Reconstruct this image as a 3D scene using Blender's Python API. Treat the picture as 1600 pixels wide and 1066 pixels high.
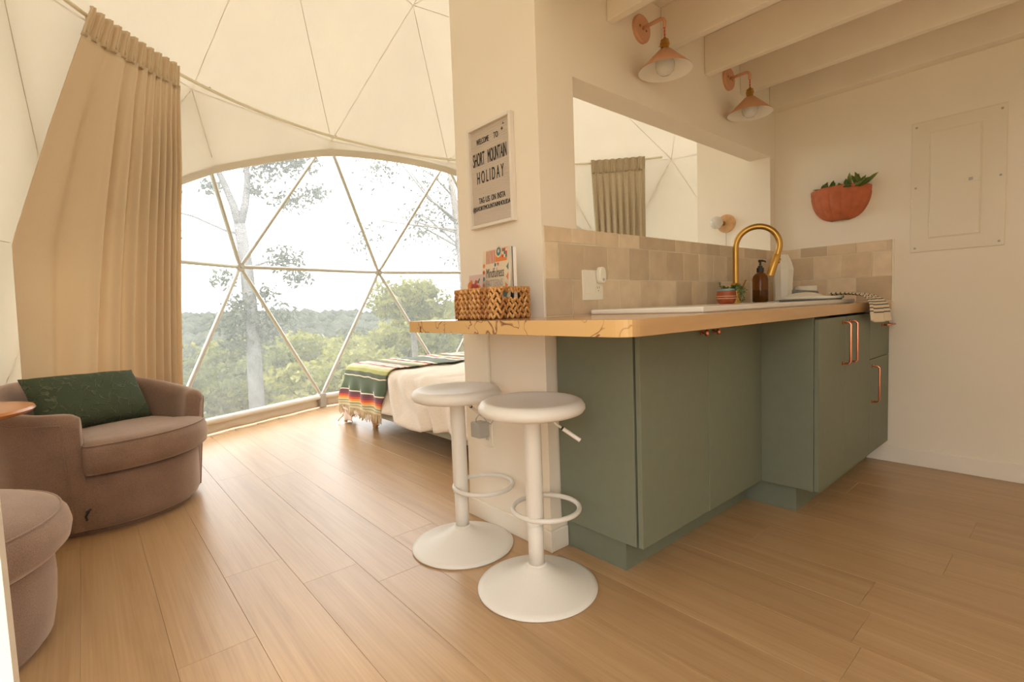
import bpy, bmesh, math, random
import numpy as np
from mathutils import Vector, Matrix, noise
random.seed(7); rng = np.random.default_rng(7)
PI = math.pi
for o in list(bpy.data.objects): bpy.data.objects.remove(o)
sc = bpy.context.scene
COL = sc.collection

# ------------------------------------------------------------------ camera
def make_camera():
    yaw, pitch, roll = math.radians(-49.2815), math.radians(3.7995), math.radians(-2.1068)
    F = Vector((math.sin(yaw), math.cos(yaw), 0)); r = Vector((math.cos(yaw), -math.sin(yaw), 0)); u = Vector((0, 0, 1))
    f2 = F*math.cos(pitch) - u*math.sin(pitch); u2 = u*math.cos(pitch) + F*math.sin(pitch)
    r3 = r*math.cos(roll) + u2*math.sin(roll); u3 = u2*math.cos(roll) - r*math.sin(roll)
    cam = bpy.data.cameras.new('camera'); co = bpy.data.objects.new('camera', cam); COL.objects.link(co)
    m = Matrix((r3, u3, -f2)).transposed().to_4x4(); m.translation = (0, 0, 0.95)
    co.matrix_world = m
    cam.sensor_width = 36; cam.sensor_fit = 'HORIZONTAL'; cam.lens = 778.45/1600*36; cam.clip_start = 0.02; cam.clip_end = 2000
    sc.camera = co
make_camera()

# ------------------------------------------------------------------ daylight
w = bpy.data.worlds.new('world'); sc.world = w; w.use_nodes = True
bg = w.node_tree.nodes['Background']; bg.inputs[0].default_value = (1.0, 0.985, 0.95, 1); bg.inputs[1].default_value = 2.4
sun = bpy.data.lights.new('sun', 'SUN'); sun.energy = 2.0; sun.angle = math.radians(25); sun.color = (1, .93, .8)
so = bpy.data.objects.new('sun', sun); COL.objects.link(so); so.rotation_euler = (math.radians(38), 0, math.radians(70))
sc.view_settings.view_transform = 'Standard'; sc.view_settings.look = 'None'
sc.view_settings.exposure = 1.0; sc.view_settings.gamma = 1.0; sc.view_settings.use_curve_mapping = False
sc.cycles.use_denoising = True; sc.cycles.use_adaptive_sampling = False; sc.cycles.sampling_pattern = 'TABULATED_SOBOL'
sc.cycles.caustics_reflective = False; sc.cycles.caustics_refractive = False
sc.cycles.max_bounces = 12; sc.cycles.diffuse_bounces = 6; sc.cycles.transmission_bounces = 8; sc.cycles.transparent_max_bounces = 24

# ------------------------------------------------------------------ helpers
class MB:
    """collects geometry for ONE mesh"""
    def __init__(s): s.v = []; s.f = []; s.uv = None
    def add(s, vs, fs):
        b = len(s.v); s.v += [tuple(map(float, p)) for p in vs]; s.f += [tuple(i+b for i in f) for f in fs]; return s
    def box(s, x0, y0, z0, x1, y1, z1):
        return s.add([(x0,y0,z0),(x1,y0,z0),(x1,y1,z0),(x0,y1,z0),(x0,y0,z1),(x1,y0,z1),(x1,y1,z1),(x0,y1,z1)],
                     [(0,3,2,1),(4,5,6,7),(0,1,5,4),(1,2,6,5),(2,3,7,6),(3,0,4,7)])
    def lathe(s, prof, c=(0,0,0), n=32, axis='z', a0=0, a1=2*PI, caps=True):
        full = abs(a1-a0-2*PI) < 1e-6; m = n if full else n+1; vs = []; fs = []
        for i in range(m):
            a = a0+(a1-a0)*i/n; ca, sa = math.cos(a), math.sin(a)
            for r, z in prof:
                p = (r*ca, r*sa, z)
                if axis == 'x': p = (z, r*ca, r*sa)
                elif axis == 'y': p = (r*sa, z, r*ca)
                vs.append((p[0]+c[0], p[1]+c[1], p[2]+c[2]))
        k = len(prof)
        for i in range(n):
            j = (i+1) % m
            for q in range(k-1):
                fs.append((i*k+q, j*k+q, j*k+q+1, i*k+q+1))
        if full and caps:
            if prof[0][0] > 1e-6: fs.append(tuple(i*k for i in range(m))[::-1])
            if prof[-1][0] > 1e-6: fs.append(tuple(i*k+k-1 for i in range(m)))
        return s.add(vs, fs)
    def tube(s, path, r, n=10, closed=False, cap=True):
        P = [Vector(p) for p in path]; m = len(P); R = r if isinstance(r, (list, tuple)) else [r]*m
        vs = []; fs = []; prev = None
        for i, p in enumerate(P):
            if closed: t = P[(i+1) % m]-P[i-1]
            else: t = P[min(i+1, m-1)]-P[max(i-1, 0)]
            t.normalize()
            if prev is None:
                a = Vector((0,0,1)) if abs(t.z) < .9 else Vector((1,0,0))
                nn = t.cross(a).normalized()
            else:
                nn = (prev - t*prev.dot(t))
                nn = nn.normalized() if nn.length > 1e-6 else t.orthogonal().normalized()
            prev = nn; b = t.cross(nn)
            for k in range(n):
                a = 2*PI*k/n; vs.append(p+(nn*math.cos(a)+b*math.sin(a))*R[i])
        for i in range(m if closed else m-1):
            j = (i+1) % m
            for k in range(n):
                fs.append((i*n+k, i*n+(k+1) % n, j*n+(k+1) % n, j*n+k))
        if cap and not closed:
            fs.append(tuple(range(n))[::-1]); fs.append(tuple((m-1)*n+k for k in range(n)))
        return s.add(vs, fs)
    def prism(s, poly, z0, z1):
        n = len(poly)
        return s.add([(x,y,z0) for x,y in poly]+[(x,y,z1) for x,y in poly],
                     [tuple(range(n))[::-1], tuple(range(n,2*n))]+[(i,(i+1)%n,n+(i+1)%n,n+i) for i in range(n)])
    def grid(s, fn, nu, nv, wrap=False, uv=False):
        vs = []; uvs = []
        for j in range(nv+1):
            for i in range(nu if wrap else nu+1):
                vs.append(fn(i/nu, j/nv)); uvs.append((i/nu, j/nv))
        m = nu if wrap else nu+1
        fs = [(j*m+i, j*m+(i+1) % m, (j+1)*m+(i+1) % m, (j+1)*m+i) for j in range(nv) for i in range(nu)]
        return s.add(vs, fs)
    def build(s, name, mat, parent=None, smooth=False, bevel=0, local=False, angle=None, solid=0, seg=2):
        me = bpy.data.meshes.new(name)
        v = s.v
        if parent is not None and not local:
            L = OFF.get(parent.name, Vector((0,0,0))); v = [(p[0]-L[0], p[1]-L[1], p[2]-L[2]) for p in v]
        me.from_pydata(v, [], s.f); me.validate(); me.update()
        bm = bmesh.new(); bm.from_mesh(me)
        if not s.uv: bmesh.ops.recalc_face_normals(bm, faces=bm.faces)
        bm.to_mesh(me); bm.free()
        if smooth:
            me.shade_smooth()
            if angle: me.set_sharp_from_angle(angle=math.radians(angle))
        o = bpy.data.objects.new(name, me); COL.objects.link(o)
        if mat: me.materials.append(MAT[mat] if isinstance(mat, str) else mat)
        if parent is not None:
            o.parent = parent; OFF[o.name] = OFF.get(parent.name, Vector((0,0,0))) if not local else Vector((0,0,0))
        else: OFF[o.name] = Vector((0,0,0))
        if bevel:
            b = o.modifiers.new('bevel', 'BEVEL'); b.width = bevel; b.segments = seg; b.limit_method = 'ANGLE'; b.angle_limit = math.radians(40)
        if solid:
            b = o.modifiers.new('solid', 'SOLIDIFY'); b.thickness = solid; b.offset = 0
        return o
OFF = {}
def tag(o, label, cat=None, group=None):
    o['label'] = label
    if cat: o['category'] = cat
    if group: o['group'] = group
    return o
def thing(name, label, cat, loc=(0,0,0), rotz=0, group=None):
    o = bpy.data.objects.new(name, None); COL.objects.link(o); o.location = loc; o.rotation_euler = (0,0,rotz); o.empty_display_size = .05
    OFF[o.name] = Vector(loc)
    return tag(o, label, cat, group)
def struct(o): o['kind'] = 'structure'; return o
def copy_tree(o, parent=None):
    c = o.copy(); COL.objects.link(c); c.parent = parent
    for ch in list(o.children): copy_tree(ch, c)
    return c
def lerp(a, b, t): return a+(b-a)*t
def sstep(a, b, x):
    t = min(1, max(0, (x-a)/(b-a))); return t*t*(3-2*t)
def arc(cx, cy, r, a0, a1, n):
    return [(cx+r*math.cos(lerp(a0,a1,i/n)), cy+r*math.sin(lerp(a0,a1,i/n))) for i in range(n+1)]
def rrect(x0, y0, x1, y1, r, n=5):
    return arc(x1-r,y1-r,r,0,PI/2,n)+arc(x0+r,y1-r,r,PI/2,PI,n)+arc(x0+r,y0+r,r,PI,1.5*PI,n)+arc(x1-r,y0+r,r,1.5*PI,2*PI,n)

# ------------------------------------------------------------------ materials
MAT = {}
class NT:
    def __init__(s, name):
        m = bpy.data.materials.new(name); m.use_nodes = True; s.m = m; s.t = m.node_tree; s.b = s.t.nodes['Principled BSDF']; s.out = s.t.nodes['Material Output']; MAT[name] = m
    def n(s, typ, **kw):
        x = s.t.nodes.new(typ)
        for k, v in kw.items():
            if k in x.inputs: x.inputs[k].default_value = v
            else: setattr(x, k, v)
        return x
    def l(s, a, b): s.t.links.new(a, b)
    def ramp(s, src, stops, interp='LINEAR'):
        r = s.n('ShaderNodeValToRGB'); r.color_ramp.interpolation = interp
        e = r.color_ramp.elements
        while len(e) < len(stops): e.new(.5)
        for x, (p, c) in zip(e, stops): x.position = p; x.color = (*c, 1) if len(c) == 3 else c
        s.l(src, r.inputs[0]); return r
    def bump(s, h, strength=.2, dist=.01):
        b = s.n('ShaderNodeBump'); b.inputs['Strength'].default_value = strength; b.inputs['Distance'].default_value = dist
        s.l(h, b.inputs['Height']); s.l(b.outputs[0], s.b.inputs['Normal']); return b
def plain(name, col, rough=.6, metal=0, spec=.5, nscale=0, nvar=.06, bump=0, bscale=200, coat=0, sheen=0, rnd=0):
    t = NT(name); b = t.b
    b.inputs['Base Color'].default_value = (*col, 1); b.inputs['Roughness'].default_value = rough; b.inputs['Metallic'].default_value = metal
    b.inputs['Specular IOR Level'].default_value = spec; b.inputs['Coat Weight'].default_value = coat; b.inputs['Sheen Weight'].default_value = sheen
    g = t.n('ShaderNodeNewGeometry')
    src = None
    if nscale:
        x = t.n('ShaderNodeTexNoise', Scale=nscale, Detail=4.0); t.l(g.outputs['Position'], x.inputs['Vector'])
        src = t.ramp(x.outputs[0], [(.3, tuple(c*(1-nvar) for c in col)), (.7, tuple(min(1, c*(1+nvar)) for c in col))]).outputs[0]
    if rnd:
        oi = t.n('ShaderNodeObjectInfo'); mr = t.n('ShaderNodeMapRange'); mr.inputs['To Min'].default_value = 1-rnd; mr.inputs['To Max'].default_value = 1+rnd
        t.l(oi.outputs['Random'], mr.inputs['Value'])
        mx = t.n('ShaderNodeMix', data_type='RGBA', blend_type='MULTIPLY'); mx.inputs[0].default_value = 1
        if src: t.l(src, mx.inputs[6])
        else: mx.inputs[6].default_value = (*col, 1)
        t.l(mr.outputs[0], mx.inputs[7]); src = mx.outputs[2]
    if src: t.l(src, b.inputs['Base Color'])
    if bump:
        y = t.n('ShaderNodeTexNoise', Scale=bscale, Detail=3.0); t.l(g.outputs['Position'], y.inputs['Vector']); t.bump(y.outputs[0], bump, .004)
    return t
plain('wall', (.82,.76,.665), .85, nscale=3, nvar=.015, bump=.06, bscale=350)
plain('white_paint', (.82,.77,.69), .55, nscale=4, nvar=.02)
plain('beam_white', (.82,.76,.67), .6, nscale=5, nvar=.03)
plain('green', (.165,.185,.135), .55, nscale=30, nvar=.03, bump=.03, bscale=500)
plain('green_dark', (.10,.125,.095), .6)
plain('copper', (.70,.28,.17), .25, 1)
plain('brass', (.50,.29,.075), .33, 1)
plain('stool_white', (.71,.69,.655), .42, spec=.4, nscale=250, nvar=.02)
plain('ceramic', (.80,.77,.70), .35, nscale=8, nvar=.03)
plain('sink_white', (.82,.80,.74), .25)
plain('terracotta', (.47,.13,.055), .75, nscale=25, nvar=.12)
plain('rust_pot', (.36,.075,.025), .5, nscale=60, nvar=.15)
plain('pot_blue', (.22,.33,.34), .5)
plain('pot_cream', (.62,.42,.28), .6)
plain('basket_gap_shade', (.10,.04,.012), .8)
plain('soil', (.06,.04,.03), .95, nscale=80, nvar=.3)
plain('black', (.012,.012,.012), .4)
plain('black_letter', (.01,.01,.01), .6)
plain('shade_pink', (.62,.335,.205), .55)
plain('shade_in', (.80,.78,.74), .5)
plain('plastic_white', (.82,.78,.68), .4)
plain('plastic_grey', (.42,.41,.39), .5)
plain('dark_slot', (.05,.045,.04), .8)
plain('panel_metal', (.76,.695,.58), .45)
plain('wood_light', (.62,.36,.17), .5, nscale=25, nvar=.12)
plain('table_wood', (.52,.21,.065), .35, nscale=18, nvar=.15, coat=.2)
plain('strut', (.52,.50,.45), .42, .55)
plain('rail_white', (.70,.69,.64), .45, .2)
plain('track', (.72,.66,.52), .5)
plain('felt', (.62,.55,.49), .95)
plain('paper', (.75,.71,.66), .8)
plain('fringe', (.72,.58,.38), .9)
plain('bark_pale', (.12,.115,.115), .9, nscale=6, nvar=.25, bump=.5, bscale=12)
plain('bark', (.16,.14,.12), .9, nscale=6, nvar=.25)
plain('ground', (.10,.13,.05), 1, nscale=.6, nvar=.4)
plain('grout', (.74,.68,.57), .9)
plain('duvet', (.78,.70,.61), .95, nscale=140, nvar=.07, bump=.7, bscale=26, sheen=.2)
plain('sheet', (.74,.60,.50), .95)
plain('rail_green', (.42,.43,.36), .7)
plain('grey_knit', (.20,.21,.20), .95, nscale=180, nvar=.4, bump=.4, bscale=200)
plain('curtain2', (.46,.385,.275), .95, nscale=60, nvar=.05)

def m_fabric(name, col, hi, scale=900):
    t = NT(name); g = t.n('ShaderNodeNewGeometry')
    a = t.n('ShaderNodeTexNoise', Scale=scale, Detail=2.0); t.l(g.outputs['Position'], a.inputs['Vector'])
    c = t.n('ShaderNodeTexNoise', Scale=9.0, Detail=3.0); t.l(g.outputs['Position'], c.inputs['Vector'])
    r = t.ramp(a.outputs[0], [(.35, col), (.68, hi)])
    r2 = t.ramp(c.outputs[0], [(.3, (.86,.86,.86)), (.7, (1.08,1.08,1.08))])
    mx = t.n('ShaderNodeMix', data_type='RGBA', blend_type='MULTIPLY'); mx.inputs[0].default_value = 1
    t.l(r.outputs[0], mx.inputs[6]); t.l(r2.outputs[0], mx.inputs[7]); t.l(mx.outputs[2], t.b.inputs['Base Color'])
    t.b.inputs['Roughness'].default_value = .95; t.b.inputs['Sheen Weight'].default_value = .55; t.b.inputs['Sheen Roughness'].default_value = .45; t.b.inputs['Sheen Tint'].default_value = (1,.85,.75,1)
    t.bump(a.outputs[0], .25, .002)
m_fabric('chair_fabric', (.20,.125,.092), (.32,.21,.16), 420)
def m_pillow():
    t = NT('pillow'); tc = t.n('ShaderNodeTexCoord')
    nz = t.n('ShaderNodeTexNoise', Scale=7.0, Detail=3.0); t.l(tc.outputs['Object'], nz.inputs['Vector'])
    mxv = t.n('ShaderNodeMix', data_type='VECTOR'); mxv.inputs[0].default_value = .22
    t.l(tc.outputs['Object'], mxv.inputs[4]); t.l(nz.outputs['Color'], mxv.inputs[5])
    vo = t.n('ShaderNodeTexVoronoi', Scale=19.0, feature='DISTANCE_TO_EDGE'); t.l(mxv.outputs[1], vo.inputs['Vector'])
    r = t.ramp(vo.outputs[0], [(.0, (.125,.15,.092)), (.06, (.052,.072,.042))]); t.l(r.outputs[0], t.b.inputs['Base Color'])
    h = t.ramp(vo.outputs[0], [(0, (1,1,1)), (.06, (0,0,0))]); t.bump(h.outputs[0], .8, .01); t.b.inputs['Roughness'].default_value = .95
m_pillow()
def m_curtain():
    t = NT('curtain'); g = t.n('ShaderNodeNewGeometry')
    a = t.n('ShaderNodeTexNoise', Scale=500.0, Detail=2.0); t.l(g.outputs['Position'], a.inputs['Vector'])
    r = t.ramp(a.outputs[0], [(.3, (.70,.595,.445)), (.7, (.78,.67,.515))])
    t.l(r.outputs[0], t.b.inputs['Base Color']); t.b.inputs['Roughness'].default_value = .95; t.b.inputs['Specular IOR Level'].default_value = .2
    tr = t.n('ShaderNodeBsdfTranslucent'); tr.inputs[0].default_value = (.86,.685,.47,1)
    mx = t.n('ShaderNodeMixShader'); mx.inputs[0].default_value = .3
    t.l(t.b.outputs[0], mx.inputs[1]); t.l(tr.outputs[0], mx.inputs[2]); t.l(mx.outputs[0], t.out.inputs[0])
m_curtain()
def m_liner():
    t = NT('liner'); g = t.n('ShaderNodeNewGeometry')
    a = t.n('ShaderNodeTexNoise', Scale=1.4, Detail=4.0); t.l(g.outputs['Position'], a.inputs['Vector'])
    r = t.ramp(a.outputs[0], [(.3, (.60,.55,.475)), (.7, (.66,.61,.53))])
    d = t.n('ShaderNodeBsdfDiffuse'); t.l(r.outputs[0], d.inputs[0])
    tr = t.n('ShaderNodeBsdfTranslucent'); tr.inputs[0].default_value = (.95,.84,.66,1)
    mx = t.n('ShaderNodeMixShader'); mx.inputs[0].default_value = .122
    t.l(d.outputs[0], mx.inputs[1]); t.l(tr.outputs[0], mx.inputs[2]); t.l(mx.outputs[0], t.out.inputs[0])
    b = t.n('ShaderNodeTexNoise', Scale=5.0, Detail=3.0); t.l(g.outputs['Position'], b.inputs['Vector'])
    bp = t.n('ShaderNodeBump'); bp.inputs['Strength'].default_value = .25; bp.inputs['Distance'].default_value = .03
    t.l(b.outputs[0], bp.inputs['Height']); t.l(bp.outputs[0], d.inputs['Normal'])
    t.t.nodes.remove(t.b)
m_liner()
def m_pvc():
    t = NT('pvc')
    tp = t.n('ShaderNodeBsdfTransparent'); tp.inputs[0].default_value = (.97,.98,.99,1)
    tr = t.n('ShaderNodeBsdfTranslucent'); tr.inputs[0].default_value = (.95,.97,1,1)
    gl = t.n('ShaderNodeBsdfGlossy'); gl.inputs['Roughness'].default_value = .15
    g = t.n('ShaderNodeNewGeometry'); nz = t.n('ShaderNodeTexNoise', Scale=1.1, Detail=3.0); t.l(g.outputs['Position'], nz.inputs['Vector'])
    r = t.ramp(nz.outputs[0], [(.3, (.11,.11,.11)), (.75, (.19,.19,.19))])
    m1 = t.n('ShaderNodeMixShader'); t.l(r.outputs[0], m1.inputs[0]); t.l(tp.outputs[0], m1.inputs[1]); t.l(tr.outputs[0], m1.inputs[2])
    m2 = t.n('ShaderNodeMixShader'); m2.inputs[0].default_value = .03; t.l(m1.outputs[0], m2.inputs[1]); t.l(gl.outputs[0], m2.inputs[2])
    t.l(m2.outputs[0], t.out.inputs[0]); t.t.nodes.remove(t.b)
m_pvc()
def m_floor():
    t = NT('oak'); g = t.n('ShaderNodeNewGeometry'); oi = t.n('ShaderNodeObjectInfo')
    mp = t.n('ShaderNodeVectorMath', operation='MULTIPLY'); mp.inputs[1].default_value = (.9, 16, 16); t.l(g.outputs['Position'], mp.inputs[0])
    cb = t.n('ShaderNodeCombineXYZ'); mm = t.n('ShaderNodeMath', operation='MULTIPLY'); mm.inputs[1].default_value = 37; t.l(oi.outputs['Random'], mm.inputs[0])
    t.l(mm.outputs[0], cb.inputs[0]); t.l(mm.outputs[0], cb.inputs[2])
    ad = t.n('ShaderNodeVectorMath', operation='ADD'); t.l(mp.outputs[0], ad.inputs[0]); t.l(cb.outputs[0], ad.inputs[1])
    n1 = t.n('ShaderNodeTexNoise', Scale=1.0, Detail=6.0, Roughness=.65, Distortion=.6); t.l(ad.outputs[0], n1.inputs['Vector'])
    mp2 = t.n('ShaderNodeVectorMath', operation='MULTIPLY'); mp2.inputs[1].default_value = (2.2, 9, 9); t.l(ad.outputs[0], mp2.inputs[0])
    n2 = t.n('ShaderNodeTexNoise', Scale=1.0, Detail=3.0); t.l(mp2.outputs[0], n2.inputs['Vector'])
    r1 = t.ramp(n1.outputs[0], [(.22, (.36,.22,.108)), (.48, (.455,.29,.15)), (.78, (.52,.345,.19))])
    r2 = t.ramp(n2.outputs[0], [(.35, (.90,.885,.87)), (.6, (1,1,1))])
    mx = t.n('ShaderNodeMix', data_type='RGBA', blend_type='MULTIPLY'); mx.inputs[0].default_value = .8; t.l(r1.outputs[0], mx.inputs[6]); t.l(r2.outputs[0], mx.inputs[7])
    mr = t.n('ShaderNodeMapRange'); mr.inputs['To Min'].default_value = .95; mr.inputs['To Max'].default_value = 1.04; t.l(oi.outputs['Random'], mr.inputs['Value'])
    m2 = t.n('ShaderNodeMix', data_type='RGBA', blend_type='MULTIPLY'); m2.inputs[0].default_value = 1; t.l(mx.outputs[2], m2.inputs[6]); t.l(mr.outputs[0], m2.inputs[7])
    t.l(m2.outputs[2], t.b.inputs['Base Color']); t.b.inputs['Roughness'].default_value = .32; t.b.inputs['Specular IOR Level'].default_value = .75
    t.bump(n2.outputs[0], .12, .002)
m_floor()
def m_tile():
    t = NT('tile'); g = t.n('ShaderNodeNewGeometry'); oi = t.n('ShaderNodeObjectInfo')
    n1 = t.n('ShaderNodeTexNoise', Scale=14.0, Detail=4.0); t.l(g.outputs['Position'], n1.inputs['Vector'])
    r0 = t.ramp(oi.outputs['Random'], [(0, (.53,.42,.295)), (.35, (.62,.495,.35)), (.7, (.70,.565,.405)), (1, (.76,.63,.47))])
    r1 = t.ramp(n1.outputs[0], [(.3, (.9,.9,.9)), (.7, (1.06,1.06,1.06))])
    mx = t.n('ShaderNodeMix', data_type='RGBA', blend_type='MULTIPLY'); mx.inputs[0].default_value = 1; t.l(r0.outputs[0], mx.inputs[6]); t.l(r1.outputs[0], mx.inputs[7])
    t.l(mx.outputs[2], t.b.inputs['Base Color']); t.b.inputs['Roughness'].default_value = .32
    n2 = t.n('ShaderNodeTexNoise', Scale=9.0, Detail=2.0); t.l(g.outputs['Position'], n2.inputs['Vector']); t.bump(n2.outputs[0], .25, .01)
m_tile()
def m_counter():
    t = NT('counter_wood'); g = t.n('ShaderNodeNewGeometry')
    mp = t.n('ShaderNodeVectorMath', operation='MULTIPLY'); mp.inputs[1].default_value = (10, 1.2, 10); t.l(g.outputs['Position'], mp.inputs[0])
    n1 = t.n('ShaderNodeTexNoise', Scale=1.6, Detail=5.0); t.l(mp.outputs[0], n1.inputs['Vector'])
    r1 = t.ramp(n1.outputs[0], [(.3, (.43,.25,.105)), (.7, (.54,.335,.155))])
    # end face: paler wood with dark worm-like lines
    n2 = t.n('ShaderNodeTexNoise', Scale=11.0, Detail=2.0, Distortion=1.2); t.l(g.outputs['Position'], n2.inputs['Vector'])
    r2 = t.ramp(n2.outputs[0], [(.475, (.66,.43,.185)), (.493, (.22,.10,.045)), (.507, (.22,.10,.045)), (.525, (.66,.43,.185))])
    n4 = t.n('ShaderNodeTexNoise', Scale=5.0, Detail=1.0); t.l(g.outputs['Position'], n4.inputs['Vector'])
    k = t.ramp(n4.outputs[0], [(.46, (0,0,0)), (.56, (1,1,1))])
    e = t.n('ShaderNodeMix', data_type='RGBA'); e.inputs[6].default_value = (.66,.43,.185,1); t.l(k.outputs[0], e.inputs[0]); t.l(r2.outputs[0], e.inputs[7])
    sx = t.n('ShaderNodeSeparateXYZ'); t.l(g.outputs['True Normal'], sx.inputs[0])
    lt = t.n('ShaderNodeMath', operation='LESS_THAN'); lt.inputs[1].default_value = -.6; t.l(sx.outputs[1], lt.inputs[0])
    m = t.n('ShaderNodeMix', data_type='RGBA'); t.l(lt.outputs[0], m.inputs[0]); t.l(r1.outputs[0], m.inputs[6]); t.l(e.outputs[2], m.inputs[7])
    t.l(m.outputs[2], t.b.inputs['Base Color']); t.b.inputs['Roughness'].default_value = .22; t.b.inputs['Coat Weight'].default_value = .3
m_counter()
def m_leaf(name, c0, c1, c2, tl):
    t = NT(name); g = t.n('ShaderNodeNewGeometry'); oi = t.n('ShaderNodeObjectInfo')
    n1 = t.n('ShaderNodeTexNoise', Scale=2.2, Detail=3.0); t.l(g.outputs['Position'], n1.inputs['Vector'])
    mv = t.n('ShaderNodeMath', operation='MULTIPLY_ADD'); mv.inputs[1].default_value = .34; t.l(g.outputs['Random Per Island'], mv.inputs[0]); t.l(n1.outputs[0], mv.inputs[2])
    r = t.ramp(mv.outputs[0], [(.46, c0), (.67, c1), (.90, c2)])
    t.l(r.outputs[0], t.b.inputs['Base Color']); t.b.inputs['Roughness'].default_value = .6; t.b.inputs['Specular IOR Level'].default_value = .25
    tr = t.n('ShaderNodeBsdfTranslucent'); tr.inputs[0].default_value = (*tl, 1)
    mx = t.n('ShaderNodeMixShader'); mx.inputs[0].default_value = .4; t.l(t.b.outputs[0], mx.inputs[1]); t.l(tr.outputs[0], mx.inputs[2]); t.l(mx.outputs[0], t.out.inputs[0])
m_leaf('leaf_bright', (.07,.078,.022), (.155,.155,.042), (.27,.26,.08), (.30,.30,.075))
m_leaf('leaf_mid', (.035,.042,.018), (.082,.090,.034), (.16,.16,.06), (.16,.17,.055))
m_leaf('leaf_grey', (.04,.047,.036), (.07,.080,.056), (.11,.12,.08), (.10,.115,.07))
m_leaf('leaf_house', (.05,.095,.025), (.13,.20,.045), (.34,.38,.12), (.20,.30,.06))
def m_basket():
    t = NT('hyacinth'); g = t.n('ShaderNodeNewGeometry'); oi = t.n('ShaderNodeObjectInfo')
    n1 = t.n('ShaderNodeTexNoise', Scale=95.0, Detail=2.0); t.l(g.outputs['Position'], n1.inputs['Vector'])
    mv = t.n('ShaderNodeMath', operation='MULTIPLY_ADD'); mv.inputs[1].default_value = .55; t.l(g.outputs['Random Per Island'], mv.inputs[0]); t.l(n1.outputs[0], mv.inputs[2])
    r = t.ramp(mv.outputs[0], [(.40, (.17,.06,.018)), (.62, (.38,.16,.045)), (.88, (.56,.28,.09)), (1, (.70,.42,.17))])
    t.l(r.outputs[0], t.b.inputs['Base Color']); t.b.inputs['Roughness'].default_value = .6
m_basket()
def m_amber():
    t = NT('amber'); b = t.b; b.inputs['Base Color'].default_value = (.28,.10,.015,1); b.inputs['Roughness'].default_value = .06
    b.inputs['Transmission Weight'].default_value = .75; b.inputs['IOR'].default_value = 1.3
    t = NT('liquid'); t.b.inputs['Base Color'].default_value = (.015,.007,.003,1); t.b.inputs['Roughness'].default_value = .15
    t = NT('bulb'); t.b.inputs['Base Color'].default_value = (.86,.84,.80,1); t.b.inputs['Roughness'].default_value = .12; t.b.inputs['Transmission Weight'].default_value = .35; t.b.inputs['IOR'].default_value = 1.2
m_amber()
STR = [(0,(.60,.48,.28)),(.012,(.30,.27,.15)),(.020,(.62,.52,.30)),(.030,(.30,.27,.15)),(.040,(.70,.55,.25)),(.050,(.75,.30,.06)),(.066,(.62,.10,.04)),(.080,(.25,.05,.06)),(.096,(.14,.05,.07)),(.118,(.75,.66,.50)),(.126,(.075,.105,.055)),(.235,(.75,.66,.50)),(.243,(.085,.10,.06)),(.275,(.36,.36,.10)),(.305,(.55,.52,.24)),(.335,(.75,.66,.50)),(.36,(.50,.18,.12)),(.38,(.16,.06,.06)),(.40,(.78,.70,.58)),(.44,(.20,.08,.08)),(.45,(.78,.70,.58)),(.48,(.50,.16,.10)),(.50,(.075,.105,.055)),(.56,(.36,.36,.10)),(.60,(.78,.70,.58)),(.63,(.55,.20,.10)),(.66,(.14,.05,.07)),(.68,(.78,.70,.58)),(.72,(.075,.105,.055)),(.86,(.70,.55,.25)),(.92,(.62,.10,.04))]
def m_throw():
    t = NT('throw'); uv = t.n('ShaderNodeUVMap'); sp = t.n('ShaderNodeSeparateXYZ'); t.l(uv.outputs[0], sp.inputs[0])
    pg = t.n('ShaderNodeMath', operation='PINGPONG'); pg.inputs[1].default_value = .84; t.l(sp.outputs[1], pg.inputs[0])
    r = t.ramp(pg.outputs[0], STR[:30], 'CONSTANT')
    t.l(r.outputs[0], t.b.inputs['Base Color']); t.b.inputs['Roughness'].default_value = .95; t.b.inputs['Sheen Weight'].default_value = .2
m_throw()
def m_towel():
    t = NT('towel'); uv = t.n('ShaderNodeUVMap'); sp = t.n('ShaderNodeSeparateXYZ'); t.l(uv.outputs[0], sp.inputs[0])
    m = t.n('ShaderNodeMath', operation='MULTIPLY'); m.inputs[1].default_value = 17; t.l(sp.outputs[1], m.inputs[0])
    fr = t.n('ShaderNodeMath', operation='FRACT'); t.l(m.outputs[0], fr.inputs[0])
    r = t.ramp(fr.outputs[0], [(0, (.70,.60,.46)), (.62, (.07,.065,.06)), (.93, (.70,.60,.46))], 'CONSTANT')
    lt = t.n('ShaderNodeMath', operation='LESS_THAN'); lt.inputs[1].default_value = .90; t.l(sp.outputs[1], lt.inputs[0])
    mx = t.n('ShaderNodeMix', data_type='RGBA'); mx.inputs[6].default_value = (.70,.60,.46,1); t.l(lt.outputs[0], mx.inputs[0]); t.l(r.outputs[0], mx.inputs[7])
    t.l(mx.outputs[2], t.b.inputs['Base Color']); t.b.inputs['Roughness'].default_value = .95
m_towel()
def m_solid(name, col): plain(name, col, .7)
for nm, c in dict(ink_orange=(.70,.22,.05), ink_teal=(.06,.20,.20), ink_red=(.50,.07,.04), ink_cream=(.72,.60,.45), ink_dark=(.03,.025,.025), ink_grey=(.42,.38,.33), ink_pink=(.62,.45,.42), ink_green=(.12,.18,.08)).items(): m_solid(nm, c)

# ------------------------------------------------------------------ key dimensions
XW, YC, YB = -1.342, 1.320, 3.431          # kitchen wall face, pier face, back wall face
CL = -1.874                                # pier's outer side
ZC, ZCB = .911, .867                       # counter top / underside
DC = Vector((-1.657, 2.521, .76))          # dome sphere centre
AZ0 = 191.2

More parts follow.
